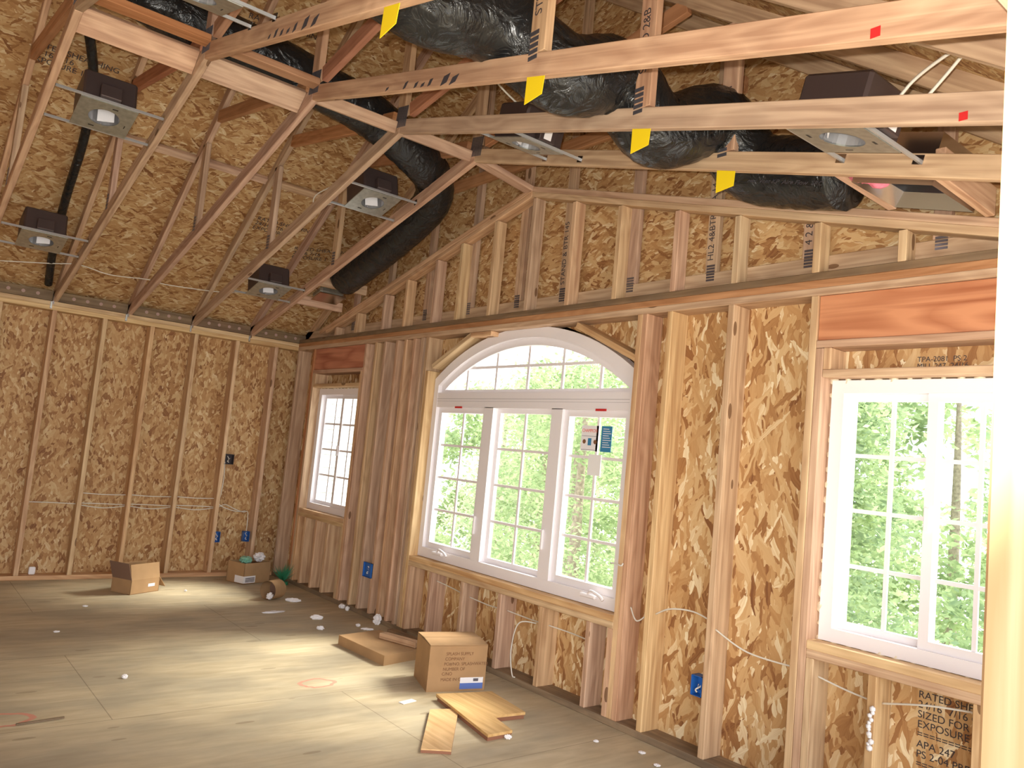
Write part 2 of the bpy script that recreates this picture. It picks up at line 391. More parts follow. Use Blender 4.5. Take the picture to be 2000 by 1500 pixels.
boxes('wall_back_unseen', [(-.155, 7.32, -6.614, -6.6, 0, 2.47)], 'osb_gable')['kind'] = 'structure'  # unseen end wall, added to keep daylight from entering on that side
prism('wall_back_unseen', [[(-.15, 2.47), (7.47, 2.47), (RX, zd(RX))]], 'y', -6.614, -6.6, 'osb_gable')['kind'] = 'structure'  # gable part of the same added, unseen wall
# window wall sheathing with its openings
XC, AR, AZ = 3.65, 1.85, 2.35
def arcpts(r_off, xh, n=28):
    """points of the arch from the left springing to the right, offset inward by r_off, half width xh"""
    R = AR-r_off; cz = AZ-AR; a = math.asin(xh/R)
    return [(XC+R*math.sin(-a+2*a*i/n), cz+R*math.cos(-a+2*a*i/n)) for i in range(n+1)]
arch = arcpts(-.005, 1.09)
polys = [rect(-.14, .44, 0, 2.45), rect(.44, 1.42, 0, .72), rect(.44, 1.42, 1.95, 2.45), rect(1.42, 2.555, 0, 2.45), rect(2.555, 4.745, 0, .57),
         rect(4.745, 5.90, 0, 2.45), rect(5.90, 6.87, 0, .72), rect(5.90, 6.87, 1.95, 2.45), rect(6.87, 7.47, 0, 2.45),
         [(2.555, arch[0][1])]+arch[:15]+[(XC, 2.45), (2.555, 2.45)], [(XC, 2.45)]+arch[14:]+[(4.745, arch[-1][1]), (4.745, 2.45)]]
prism('wall_front', polys, 'y', .141, .155, 'osb_wall')['kind'] = 'structure'
wf = D.objects['wall_front']
gab = prism('wall_gable', [[(-.14, 2.45), (7.47, 2.45), (RX, zd(RX))]], 'y', .141, .155, 'osb_gable'); meta(gab, kind='structure')
gr = boxes('ground', [(-60, 60, -30, 80, -2.9, -2.8)], 'gravel'); meta(gr, kind='structure')

# ------------------------------------------------------------------ framing of the left wall
def stud(x0, x1, y0, y1, z0, z1, label, group, mat='fir', cat='stud', name='wall_stud', axis='z'):
    o = aab(name, (x0, x1, y0, y1, z0, z1), axis, mat); return meta(o, label, cat, group)
G1 = 'studs of the left wall'
for i in range(8):
    y = -.2530-.4064*i if i < 6 else -2.691-.4064*(i-6)
    if i > 6: break
    stud(-.14, 0, y, y+.038, .038, H, f'wall stud standing on the left wall\'s bottom plate, {ordn(i)} one out from the room corner', G1, 'pine')
stud(-.14, 0, -6.55, 0, 0, .038, 'bottom plate lying on the floor along the left wall', 'plates of the left wall', 'pine', 'wall plate', 'bottom_plate', 'y')
stud(-.14, 0, -6.55, .14, H, H+.038, 'lower of the two top plates along the left wall, resting on its studs', 'plates of the left wall', 'pine', 'wall plate', 'top_plate', 'y')
stud(-.14, 0, -6.55, .14, H+.038, H+.076, 'upper of the two top plates along the left wall, under the truss heels', 'plates of the left wall', 'pine', 'wall plate', 'top_plate', 'y')
# ------------------------------------------------------------------ framing of the window wall
G2 = 'full height studs of the window wall'
stud(.0, 7.32, 0, .14, 0, .038, 'dusty bottom plate lying on the floor under the windows', 'plates of the window wall', 'plate', 'wall plate', 'bottom_plate', 'x')
stud(.0, 7.32, 0, .14, H, H+.038, 'lower top plate along the window wall, just above the window headers', 'plates of the window wall', 'fir', 'wall plate', 'top_plate', 'x')
stud(.0, 7.32, 0, .14, H+.038, H+.076, 'orange upper top plate along the window wall', 'plates of the window wall', 'redfir', 'wall plate', 'top_plate', 'x')
def ws(x, label, mat='fir', z0=.038, z1=H, y1=.14, g=G2, cat='stud', name='wall_stud'):
    return stud(x, x+.038, 0, y1, z0, z1, label, g, mat, cat, name)
ws(.0, 'window wall stud right in the room corner', 'fir')
ws(.37, 'full height stud left of the small window, paired with its trimmer', 'redfir')
ws(.419, 'trimmer stud at the left side of the small window', 'pine', z1=2.085, g='window trimmer studs')
ws(1.418, 'trimmer stud at the right side of the small window', 'pine', z1=2.085, g='window trimmer studs')
cl = ['pale stud just right of the small window', 'second full stud right of the small window', 'third full stud right of the small window', 'stud right of the blue outlet box between small and arched window', 'orange stud midway between small and arched window', 'second stud left of the arched window\'s pair', 'stud left of the arched window\'s pair']
for k, x in enumerate((1.457, 1.64, 1.80, 2.0, 2.14, 2.28, 2.40)):
    ws(x, cl[k], 'fir')
ws(2.478, 'full height stud at the left side of the arched window', 'fir')
ws(2.517, 'short trimmer stud carrying the slanted block left of the arched window', 'pine', z1=2.06, g='window trimmer studs')
ws(4.752, 'knotty trimmer stud right of the arched window', 'pine', g='window trimmer studs')
ws(4.791, 'full height stud right of the arched window, behind the trimmer', 'fir')
ws(4.975, 'pale stud standing alone right of the arched window', 'pine')
ws(5.383, 'stud in the middle of the sheathing between arched and right window, beside the blue box', 'fir')
ws(5.855, 'full height stud left of the right window', 'pine')
ws(5.894, 'trimmer stud at the left side of the right window', 'fir', z1=2.08, g='window trimmer studs')
ws(6.868, 'trimmer stud at the right side of the right window, behind the post', 'fir', z1=2.08, g='window trimmer studs')
# rough sills, cripples, headers
def sill(x0, x1, z, lab, dbl=2):
    for k in range(dbl):
        stud(x0, x1, 0, .14, z-.038*(k+1), z-.038*k, ('upper' if k == 0 else 'lower')+' board of the rough sill under the '+lab, 'rough window sills', 'pine', 'window sill board', 'rough_sill', 'x')
sill(.457, 1.418, .742, 'small window'); sill(2.556, 4.752, .600, 'arched window'); sill(5.932, 6.868, .742, 'right window')
G3 = 'short studs under the windows'
for k, x in enumerate((.457, .62, .86, 1.10, 1.38)): ws(x, f'short stud under the small window, {ordn(k)} from the left', 'pine', z1=.666, g=G3, name='cripple_stud')
for k, x in enumerate((2.556, 2.86, 3.27, 3.70, 4.12, 4.54, 4.713)): ws(x, f'short pinkish stud under the arched window, {ordn(k)} from the left', 'fir', z1=.524, g=G3, name='cripple_stud')
for k, x in enumerate((5.933, 6.22, 6.63)): ws(x, f'short stud under the right window, {ordn(k)} from the left', 'pine', z1=.666, g=G3, name='cripple_stud')
for a, b_, lb in ((.419, 1.456, 'small window'), (5.894, 6.906, 'right window')):
    stud(a, b_, .012, .10, 2.118, 2.333, f'deep red-brown header beam over the {lb}', 'window headers', 'header', 'header beam', 'header_beam', 'x')
    stud(a, b_, 0, .14, 2.082, 2.117, f'flat board nailed under the header of the {lb}', 'boards above the side windows', 'fir', 'board', 'header_board', 'x')
    stud(a+.039, b_-.039, 0, .14, 1.942, 1.978, f'flat board directly above the {lb} frame', 'boards above the side windows', 'pine', 'board', 'header_board', 'x')
    ws(a+.039, f'tiny cripple block over the left top corner of the {lb}', 'pine', z0=1.979, z1=2.081, g='blocks above the side windows', cat='block', name='cripple_block')
# angled framing around the arch
A1 = Vector
def diag(p, q, lab, mat='pine'):
    d = (Vector(q)-Vector(p)).normalized(); nrm = Vector((-d.z, 0, d.x))
    if nrm.z < 0: nrm = -nrm
    return meta(lum('arch_block', Vector(p)+nrm*.019, Vector(q)+nrm*.019, .038, .135, nrm, mat), lab, 'block', 'blocks round the arched window')
diag((2.60, .0725, 2.075), (3.09, .0725, 2.30), 'slanted block over the left shoulder of the arched window')
diag((4.22, .0725, 2.295), (4.745, .0725, 2.06), 'slanted block over the right shoulder of the arched window')
stud(3.09, 3.34, 0, .14, 2.298, 2.333, 'small flat block at the upper left of the arch', 'blocks round the arched window', 'pine', 'block', 'arch_block', 'x')
# post at the right
stud(7.603, 7.743, -2.63, -2.592, 0, 2.26, 'near pale post at the right edge of the picture, glaring white in its upper part', None, 'postwood', 'post', 'wall_post', 'z')
stud(7.335, 7.475, -6.55, .0, 0, .038, 'bottom plate of the right partition, behind the near post', 'plates of the right partition', 'fir', 'wall plate', 'bottom_plate', 'y')
stud(7.335, 7.475, -6.55, .0, H, H+.076, 'top plate of the right partition, behind the near post', 'plates of the right partition', 'fir', 'wall plate', 'top_plate', 'y')

# ------------------------------------------------------------------ gable: raked stud wall in front, gable truss behind
stud(.0, 7.32, 0, .089, 2.4115, 2.449, 'grey weathered plate lying on the window wall, carrying the gable studs', None, 'grey', 'wall plate', 'rake_bottom_plate', 'x')
def zrk(x): return 3.287-.257*(RX-min(x, 7.32-x))
for side, xe in (('left', .60), ('right', 6.72)):
    for q, nm in ((0, 'lower'), (.0395, 'upper')):
        meta(lum('raking_plate', (xe-(.14 if q and side == 'left' else -.14 if q else 0), .0445, zrk(xe-(.14 if q and side == 'left' else -.14 if q else 0))+q), (RX-(.001 if side == 'left' else -.001), .0445, zrk(RX)+q), .038, .089, (0, 0, 1), 'fir', cut1=.257), f'{nm} {side} raking plate of the gable wall, {"rising from the corner to the ridge" if side == "left" else "falling from the ridge towards the post"}', 'wall plate', 'raking plates of the gable wall')
def zrake(x): return zrk(x)-.024
G4 = 'studs of the gable wall'
gx = [.80, 1.215, 1.703, 2.061, 2.499, 2.84, 3.254, 3.68, 4.097, 4.519, 4.975, 5.387, 5.847, 6.255, 6.70]
gm = ['fir', 'fir', 'fir', 'fir', 'fir', 'pine', 'fir', 'fir', 'pine', 'pine', 'fir', 'pine', 'pine', 'pine', 'fir']
for k, x in enumerate(gx):
    o = lum('gable_stud', (x+.019, .0445, 2.449), (x+.019, .0445, zrake(x+.019)), .089, .038, (0, 1, 0), gm[k], cut1=0)
    meta(o, f'stud of the gable wall above the windows, {ordn(k)} from the left corner', 'stud', G4)
    if k == 8:
        pass
gt = empty('gable_truss', (RX, .108, 2.45), 'flat gable truss standing behind the raked stud wall', 'roof truss')
def gp(name, p0, p1, w, mat='truss', parent=None): return lum(name, p0, p1, w, .036, (0, 0, 1) if abs(p1[0]-p0[0]) > .02 else (1, 0, 0), mat, parent or gt)
gp('bottom_chord', (-.1, .108, 2.508), (7.42, .108, 2.508), .089, 'fir')
gp('top_chord', (-.1, .108, zr(-.1)+.05), (RX, .108, zr(RX)+.05), .089); gp('top_chord', (7.42, .108, zr(-.1)+.05), (RX, .108, zr(RX)+.05), .089)
vx = [(.995, ''), (1.62, ''), (2.27, ''), (2.89, ''), (3.49, ''), (3.97, 'STAND & BTR 145'), (4.585, ''), (5.182, 'HL2 4&BTR STA 14'), (5.775, '4 2 & BTR CO'), (6.40, '')]
for x, s_ in vx:
    v = gp('vertical_web', (x, .108, 2.554), (x, .108, zr(x)), .076)
    if s_: text('grade_stamp', s_, .055, 'ink', v, (.12, -.012, 0), (0, 0, 0)).matrix_local = rel(v, Matrix.Translation((x+.012, .089, 2.62)) @ Matrix.Rotation(-PI/2, 4, 'Y') @ Matrix.Rotation(PI/2, 4, 'X'))
    bm = bmesh.new()
    for r_ in range(6): boxinto(bm, x-.025, x+.028, .0875, .0895, 2.505+r_*.016, 2.505+r_*.016+.011)
    link('nail_plate', bmmesh('nail_plate', bm), 'nailplate', gt, rel(gt, Matrix.Identity(4)))
meta(lum('collar_board', (2.05, .07, 3.585), (5.35, .07, 3.585), .089, .036, (0, 0, 1), 'redfir'), 'horizontal reddish board high on the gable, behind the trusses', 'board')

# ------------------------------------------------------------------ roof trusses
TY = [-.501, -1.081, -1.661, -2.271, -2.881]     # centre planes
TN = ['nearest to the gable wall', 'second from the gable wall', 'third from the gable wall', 'fourth from the gable wall', 'fifth from the gable wall, at the left edge of the picture']
tm = ['truss', 'truss', 'truss', 'truss', 'truss']
def plate(t, x, z, ang, wx, wz, y, slots=9):
    bm = bmesh.new(); R_ = Matrix.Translation((x, 0, z)) @ Matrix.Rotation(ang, 4, 'Y')
    for k in range(slots):
        a = -wx/2+wx*k/slots
        boxinto(bm, a, a+wx/slots*.62, y-.0215, y-.0195, -wz/2, wz/2, R_)
    return link('nail_plate', bmmesh('nail_plate', bm), 'nailplate', t, rel(t, Matrix.Identity(4)))
for k, y in enumerate(TY):
    t = empty('roof_truss', (RX, y, 3.35), f'wooden scissor roof truss, {TN[k]}', 'roof truss', 'roof trusses')
    def tw(name, p, q, w=.089, mat='truss', c0=0, c1=0):
        return lum(name, (p[0], y, p[1]), (q[0], y, q[1]), w, .038, (0, 0, 1) if abs(p[0]-q[0]) > .1 else (1, 0, 0), mat, t, c0, c1)
    hb = .0445*math.sqrt(1+S1*S1); ht = .0445*math.sqrt(1+S2*S2)
    K = 3.36-zl(RX); s1 = (3.36-2.413)/RX
    def zb(x): return 2.413+s1*min(x, 2*RX-x)
    c_ = math.sin(math.atan(s1))/math.cos(math.atan(s1))
    tw('bottom_chord', (-.12, zb(-.12)+hb), (RX, zb(RX)+hb), c1=c_)
    tw('bottom_chord', (2*RX+.14, zb(-.14)+hb), (RX, zb(RX)+hb), c1=c_)
    tw('top_chord', (-.34, zr(-.34)+ht), (RX, zr(RX)+ht), c1=S2); tw('top_chord', (2*RX+.34, zr(-.34)+ht), (RX, zr(RX)+ht), c1=S2)
    tw('king_post', (RX, zb(RX)+.115), (RX, zr(RX)-.02))
    tw('web', (RX-.10, zb(RX)+.125), (1.93, zr(1.93)+.015), mat='redfir'); tw('web', (RX+.10, zb(RX)+.125), (2*RX-1.93, zr(1.93)+.015), mat='redfir')
    tw('vertical_web', (1.70, zb(1.70)+.09), (1.70, zr(1.70)+.01)); vwr = tw('vertical_web', (5.69, zb(5.69)+.09), (5.69, zr(5.69)+.01))
    plate(t, RX+.02, zb(RX)+.10, .15, .13, .13, y, 10)
    for q in (1.70, 5.675):
        bm = bmesh.new()
        for r_ in range(5): boxinto(bm, q-.028, q+.022, y-.0215, y-.0195, zb(q)+.065+r_*.024, zb(q)+.065+r_*.024+.016)
        link('nail_plate', bmmesh('nail_plate', bm), 'nailplate', t, rel(t, Matrix.Identity(4)))
    if k in (0, 1, 2):
        body = {0: '22-11-1', 1: 'STAND 2&B', 2: 'STUD'}[k]
        text('grade_stamp', body, .055, 'ink', t, (0, 0, 0), (0, 0, 0)).matrix_local = rel(t, Matrix.Translation((5.70, y-.0195, zb(5.69)+.24)) @ Matrix.Rotation(-PI/2, 4, 'Y') @ Matrix.Rotation(PI/2, 4, 'X'))
    if k in (2, 3):
        for q in range(7):
            a = (4.55, 4.72, 4.82, 4.88, 4.94, 5.06, 5.13)[q] if k == 2 else (4.60, 4.67, 4.74, 4.81, 4.88, 4.98, 5.07)[q]
            h_ = .012+.006*((q*5) % 3)+(.014 if q > 4 else 0)
            bm = bmesh.new(); boxinto(bm, a-.012-.008*(q > 4), a+.014+.012*(q > 4), y-.0200, y-.0189, zb(a)+.004, zb(a)+.006+h_)
            for v in bm.verts: v.co.x += (v.co.z-zb(a))*.8+random.uniform(-.004, .004); v.co.z += random.uniform(0, .004)
            link('ink_smudge', bmmesh('ink_smudge', bm), 'ink', t, rel(t, Matrix.Identity(4)))
    if k in (1, 2):
        a = 6.95 if k == 1 else 6.98
        bm = bmesh.new(); boxinto(bm, a-.012, a+.012, y-.0205, y-.0188, zb(a)+.005, zb(a)+.03)
        link('red_mark', bmmesh('red_mark', bm), 'redtape', t, rel(t, Matrix.Identity(4)))
# yellow tags hanging under the chords
for k, x in enumerate((5.70, 5.70, 5.70, 5.70)):
    y = TY[k]; z0 = 2.413+(3.36-2.413)/RX*(2*RX-x)
    bm = bmesh.new(); vs4 = [(x-.052, y-.018, z0+.012), (x+.05, y-.018, z0-.014), (x+.050, y-.024, z0-.085), (x-.044, y-.026, z0-.10)]
    a = [bm.verts.new(v) for v in vs4]; b4 = [bm.verts.new((v[0], v[1]+.002, v[2])) for v in vs4]
    bm.faces.new(a); bm.faces.new(b4[::-1])
    for i in range(4): bm.faces.new((a[i], b4[i], b4[(i+1) % 4], a[(i+1) % 4]))
    o = link('yellow_tag', bmmesh('yellow_tag', bm), 'yellow')
    meta(o, ['yellow tag hanging under the first truss, lowest of the four', 'yellow tag hanging under the second truss over the right slope', 'yellow tag hanging under the third truss over the right slope', 'yellow tag cut off by the top edge of the picture, on the fourth truss'][k], 'tag', 'yellow tags on the trusses')
# ridge blocking between trusses
s1 = (3.36-2.413)/RX
yy_ = [.0] + TY
bl = ['thin block at the ridge between gable wall and first truss', 'left block at the ridge between first and second truss', 'left block at the ridge between second and third truss', 'wide block at the ridge between third and fourth truss', 'wide knotty block at the ridge between fourth and fifth truss']
for k in range(5):
    ya = yy_[k]-(.02 if k else .0); yb = yy_[k+1]+.02
    zc = 3.36+.05 if k else 3.33
    if k == 0:
        o = lum('ridge_block', (RX-.03, ya-.001, 3.325), (RX-.03, yb, 3.40), .038, .089, (0, 0, 1), 'truss')
    elif k in (1, 2):
        o = lum('ridge_block', (RX-.05, ya, zc), (RX-.05, yb, zc), .075, .038, (.25, 0, 1), 'truss')
    else:
        o = lum('ridge_block', (RX-.15, ya, zc-.015), (RX-.15, yb, zc-.015), .14, .038, (1.1, 0, 1), 'truss')
    meta(o, bl[k], 'block', 'blocking at the ridge')
    if k >= 3:
        meta(lum('ridge_block', (RX+.05, ya, zc+.03), (RX+.05, yb, zc+.03), .038, .089, (0, 0, 1), 'redfir'), f'narrow upper block at the ridge between {["third and fourth", "fourth and fifth"][k-3]} truss', 'block', 'blocking at the ridge')
# roof seam blocks
for k in range(1, 4):
    ya = yy_[k]-.02; yb = yy_[k+1]+.02
    meta(lum('roof_block', (1.5, ya, zd(1.5)-.035), (1.5, yb, zd(1.5)-.035), .06, .038, (1, 0, S2), 'fir'), f'block under the left roof deck between trusses {k} and {k+1} from the gable', 'block', 'blocks under the roof deck')
# vented blocks over the left plate
for k in range(5):
    ya = yy_[k]-(.02 if k else -.08); yb = yy_[k+1]+.02; Lb = ya-yb
    e = empty('vent_block', (-.02, yb, H+.078), f'vented eave block on the left top plate, {["between gable and first truss", "between first and second truss", "between second and third truss", "between third and fourth truss", "between fourth and fifth truss"][k]}', 'vent block', 'eave blocks over the left wall')
    lum('block', (-.04, yb+.002, H+.125), (-.04, ya-.002, H+.125), .088, .038, (0, 0, 1), 'grey', e)
    for j in range(4):
        yc = .12+j*(Lb-.24)/3
        cyl('daylit_vent_disc', .0150, .004, 'daylit_vent', e, (-.0000, yc, .048), (0, PI/2, 0), 16)  # solid discs, coloured as holes with daylight behind
        e.children[-1]
# truss clips on the left plate
for k in range(4):
    y = TY[k]-.022
    e = empty('truss_clip', (0, y, H+.02), f'small steel clip holding truss {k+1} from the gable to the left plate', 'clip', 'steel truss clips')
    boxes('flange', [(.0, .003, -.018, .0, -.012, .055), (.0, .003, -.0, .012, .03, .1)], 'steel', e)
    boxes('strap', [(.003, .006, -.014, -.004, -.004, .05)], 'galv', e)

# ------------------------------------------------------------------ windows
def muntins(par, x0, x1, z0, z1, cols, rows, y, wd=.018, name='muntin', ztop=None):
    for k in range(1, cols):
        x = x0+(x1-x0)*k/cols; boxes(name, [(x-wd/2, x+wd/2, y-.006, y+.006, z0, z1)], 'vinyl', par)
    for k in range(1, rows):
        z = z0+(z1-z0)*k/rows; boxes(name, [(x0, x1, y-.005, y+.005, z-wd/2, z+wd/2)], 'vinyl', par)
def slider(nm, x0, x1, z0, z1, xm):
    w_ = D.objects.new(nm, None); C.objects.link(w_); meta(w_, kind='structure'); w_.location = (0, 0, 0)
    frame('window_frame', x0, x1, z0, z1, .06, .075, .155, 'vinyl', w_)
    # fixed left light, set back
    f1 = frame('sash', x0+.06, xm+.02, z0+.06, z1-.06, .032, .12, .148, 'vinyl', w_)
    boxes('glass_pane', [(x0+.08, xm, .133, .137, z0+.08, z1-.08)], 'glass', f1)
    muntins(f1, x0+.092, xm-.012, z0+.092, z1-.092, 2, 4, .134)
    f2 = frame('sash', xm-.022, x1-.055, z0+.055, z1-.055, .042, .088, .118, 'vinyl', w_)
    boxes('glass_pane', [(xm, x1-.08, .101, .105, z0+.08, z1-.08)], 'glass', f2)
    muntins(f2, xm+.02, x1-.097, z0+.097, z1-.097, 2, 4, .103)
    boxes('latch', [(xm-.018, xm+.006, .078, .089, (z0+z1)/2-.05, (z0+z1)/2+.05)], 'vinyl', f2, bev=.003)
    # foam bead round the frame
    bm = bmesh.new()
    for s_ in range(60):
        f_ = s_/60; per = 2*(x1-x0+z1-z0); d_ = f_*per
        if d_ < x1-x0: p = (x0+d_, z0)
        elif d_ < x1-x0+z1-z0: p = (x1, z0+d_-(x1-x0))
        elif d_ < 2*(x1-x0)+z1-z0: p = (x1-(d_-(x1-x0)-(z1-z0)), z1)
        else: p = (x0, z1-(d_-2*(x1-x0)-(z1-z0)))
        bmesh.ops.create_icosphere(bm, subdivisions=1, radius=random.uniform(.007, .013), matrix=Matrix.Translation((p[0], .085, p[1])) @ Matrix.Diagonal((random.uniform(1, 3), 1, random.uniform(1, 3), 1)))
    link('foam_seal', bmmesh('foam_seal', bm, True), 'foam', w_)
    return w_
slider('window_1', .470, 1.407, .745, 1.935, .98)
slider('window_3', 5.945, 6.857, .745, 1.935, 6.40)
w2 = D.objects.new('window_2', None); C.objects.link(w2); meta(w2, kind='structure')
xa, xb = XC-1.083, XC+1.083
ao = arcpts(0, 1.083); ai = arcpts(.075, 1.083-.055)
def colm(x, z0_, z1_, n): return [(x, z0_+(z1_-z0_)*i/n) for i in range(n)]
# main frame with arched head
out_ = [(xa, .603), (xb, .603)]+ao[::-1]; inn_ = [(xa+.055, .675), (xb-.055, .675)]+ai[::-1]
ring('window_frame', out_, inn_, .07, .155, 'vinyl', w2)
aj = arcpts(.125, 1.083-.095)
ring('arch_sash', [(xa+.055, 1.885), (xb-.055, 1.885)]+ai[::-1], [(xa+.095, 1.915), (xb-.095, 1.915)]+aj[::-1], .105, .145, 'vinyl', w2)
prism('glass_pane', [[(xa+.09, 1.91), (xb-.09, 1.91)]+arcpts(.12, 1.083-.09)[::-1]], 'y', .128, .132, 'glass', w2)
boxes('transom_bar', [(xa+.05, xb-.05, .072, .15, 1.775, 1.888)], 'vinyl', w2)
boxes('transom_groove', [(xa+.05, xb-.05, .0705, .0725, 1.84, 1.843), (xa+.05, xb-.05, .0705, .0725, 1.822, 1.824)], flat('groove', (.45, .42, .43), .6), w2)
for x in (3.255, 3.993): boxes('mullion', [(x, x+.105, .072, .15, .67, 1.78)], 'vinyl', w2)
R_ = AR-.12
for x in (2.93, 3.29, 3.65, 4.01, 4.37):
    zt = (AZ-AR)+math.sqrt(R_*R_-(x-XC)**2); boxes('muntin', [(x-.011, x+.011, .124, .136, 1.91, zt)], 'vinyl', w2)
boxes('muntin', [(xa+.14, xb-.14, .125, .135, 2.085-.01, 2.085+.01)], 'vinyl', w2)
for j, (x0, x1) in enumerate(((xa+.055, 3.257), (3.358, 3.995), (4.096, xb-.055))):
    sw = .075 if j != 1 else .05; yb = .088 if j != 1 else .11
    sa = frame('sash', x0, x1, .675, 1.778, .045 if j != 1 else .035, yb+.01, .148, 'vinyl', w2)
    m0 = .045 if j != 1 else .035
    boxes('glass_pane', [(x0+m0-.01, x1-m0+.01, .128, .132, .675+m0-.01, 1.778-m0+.01)], 'glass', sa)
    muntins(sa, x0+m0, x1-m0, .675+m0, 1.778-m0, 2, 4, .124)
for x in (2.80, 4.42):
    h_ = boxes('crank_handle', [(x, x+.13, .04, .072, .645, .668)], 'vinyl', w2, bev=.006)
    tube('crank_arm', [(x+.07, .05, .668), (x+.10, .042, .69), (x+.17, .04, .675), (x+.20, .04, .655)], .009, 'vinyl', h_, n=4)
for x in (3.262, 3.995+.01): boxes('sash_lock', [(x, x+.022, .055, .073, .86, .99)], 'vinyl', w2, bev=.005)
for x in (2.93, 4.45):
    o = boxes('red_tape', [(x-.045, x+.045, .064, .0695, 1.768, 1.782)], 'redtape'); meta(o, f'small strip of red tape at the top of the {"left" if x < 3 else "right"} casement of the arched window', 'tape', 'red tapes on the arched window')
st = empty('window_sticker', (4.32, .118, 1.60), 'white sticker with red lettering on the right casement glass', 'sticker')
boxes('sheet', [(-.075, .075, .0, .0015, -.08, .08)], 'paper', st)
text('lettering', 'CHAMPION', .030, 'redprint', st, (-.068, -.001, .038), (PI/2, 0, 0), sx=.85)
boxes('rule', [(-.07, .07, -.0012, 0, .012, .014), (-.07, .07, -.0012, 0, -.074, -.072)], 'ink', st)
boxes('blue_seal', [(-.012, .018, -.0012, 0, -.045, .0)], 'tealprint', st)
for x in (-.045, .052): cyl('round_seal', .014, .002, 'brownink', st, (x, -.0003, -.022), (PI/2, 0, 0), 16)
s2_ = empty('window_sticker', (4.465, .118, 1.60), 'blue sticker with fine print beside the white one', 'sticker')
boxes('sheet', [(-.045, .045, 0, .0015, -.08, .08)], 'tealprint', s2_)
boxes('print_lines', [(-.03, .02+.01*(q % 3), -.001, 0, .06-q*.014, .064-q*.014) for q in range(9)], 'paper', s2_)
s3_ = boxes('energy_label', [(4.33, 4.44, .112, .117, 1.37, 1.50)], 'white', None); meta(s3_, 'blank white paper label at the muntin crossing, below the stickers', 'label')

# ------------------------------------------------------------------ recessed light cans
ANG = math.atan(S1)
def make_can(loc, right, label, L_=.54, dy=0):
    e = empty('recessed_light', loc, label, 'recessed light', 'recessed light cans between the trusses', rot=(0, ANG if right else -ANG, 0))
    hs = .15; r = .082; n = 32
    sq = []; ci = []
    for i in range(n):
        a = 2*PI*i/n; c, s = math.cos(a), math.sin(a); q = hs/max(abs(c), abs(s)); sq.append((c*q, s*q)); ci.append((c*r, s*r))
    bm = bmesh.new(); vv = [[bm.verts.new((p[0], p[1], z)) for p in pl] for pl in (sq, ci) for z in (0, .006)]
    for i in range(n):
        j = (i+1) % n
        for f in ((vv[0][i], vv[0][j], vv[1][j], vv[1][i]), (vv[2][i], vv[3][i], vv[3][j], vv[2][j]), (vv[0][i], vv[2][i], vv[2][j], vv[0][j]), (vv[1][i], vv[1][j], vv[3][j], vv[3][i])): bm.faces.new(f)
    pn = link('mounting_pan', bmmesh('pan', bm), 'galv', e)
    for b_ in ((-.115, -.105, -.06, -.03, -.001, .001), (.105, .115, .02, .05, -.001, .001), (-.05, -.02, .115, .12, -.001, .001)): boxes('slot', [b_], 'darkgap', pn)
    cyl('trim_collar', r, .13, 'collar', e, (0, 0, .066), None, 32, cap=False)
    cyl('can_top', r, .004, 'nailplate', e, (0, 0, .130), None, 32)
    boxes('seam_rib', [(-r+.002, -r+.008, -.004, .004, .0, .12)], 'steel', e)
    boxes('inner_label', [(-.045, .045, r-.030, r-.028, .01, .10)], 'paper', e, rot=(0, 0, 1.2 if not right else 2.1))
    bm = bmesh.new(); boxinto(bm, -.135, .135, -.14, .14, .007, .20)
    bmesh.ops.bevel(bm, geom=[ed for ed in bm.edges], offset=.012, segments=1, affect='EDGES')
    # open the bottom so the can shows
    bmesh.ops.delete(bm, geom=[f for f in bm.faces if f.calc_center_median().z < .012], context='FACES')
    hz = link('housing', bmmesh('housing', bm), 'darkbox', e)
    boxes('junction_box', [(.137, .185, -.06, .05, .02, .10)], 'darkbox', e, bev=.004)
    if right: boxes('side_label', [(.186, .1875, -.035, .015, .03, .09)], 'paper', e)
    for x in (-.158, .158):
        hb_ = boxes('hanger_bar', [(x-.006, x+.006, -L_/2+dy, L_/2+dy, .003, .010), (x-.002, x+.002, -L_/2+dy, L_/2+dy, .004, .018)], 'bar', e)
        boxes('end_flange', [(x-.02, x+.02, L_/2-.004+dy, L_/2+dy, -.006, .03)], 'steel', hb_)
        boxes('end_flange', [(x-.02, x+.02, -L_/2+dy, -L_/2+.004+dy, -.006, .03)], 'steel', hb_)
    return e
def zc_(x): return 2.413+s1*min(x, 2*RX-x)+.022
bays = {1: (-.25, .42), 2: (-.791, .54), 3: (-1.371, .54), 4: (-1.966, .57), 5: (-2.576, .57)}
for x, by, lab in ((2.84, 5, 'recessed light can in the fourth bay, on the left slope, white sheet inside'), (1.06, 5, 'recessed light can low at the left edge of the picture'),
                   (1.03, 2, 'recessed light can low on the left slope, above the small window corner'), (2.82, 2, 'recessed light can in the middle of the left slope near the black duct'),
                   (4.55, 2, 'recessed light can right of the ridge with looped white cables above'), (6.41, 2, 'large near recessed light can on the right slope'),
                   (4.50, 5, 'recessed light can cut off by the top edge of the picture')):
    yb_, Lb = bays[by]; make_can((x, yb_, zc_(x)+(.03 if x > 6 else .06 if x > 4 and by == 5 else 0)), x > RX, lab, Lb)
fb = empty('duct_boot', (1.12, -.25, zc_(1.12)-.01), 'small galvanised duct boot framed by two blocks at the low end of the left duct', 'duct boot', rot=(0, -ANG, 0))
boxes('boot_body', [(-.09, .09, -.12, .12, .03, .10)], 'galv', fb, bev=.02)
boxes('boot_flange', [(-.10, .10, -.13, .13, .02, .028)], 'steel', fb)
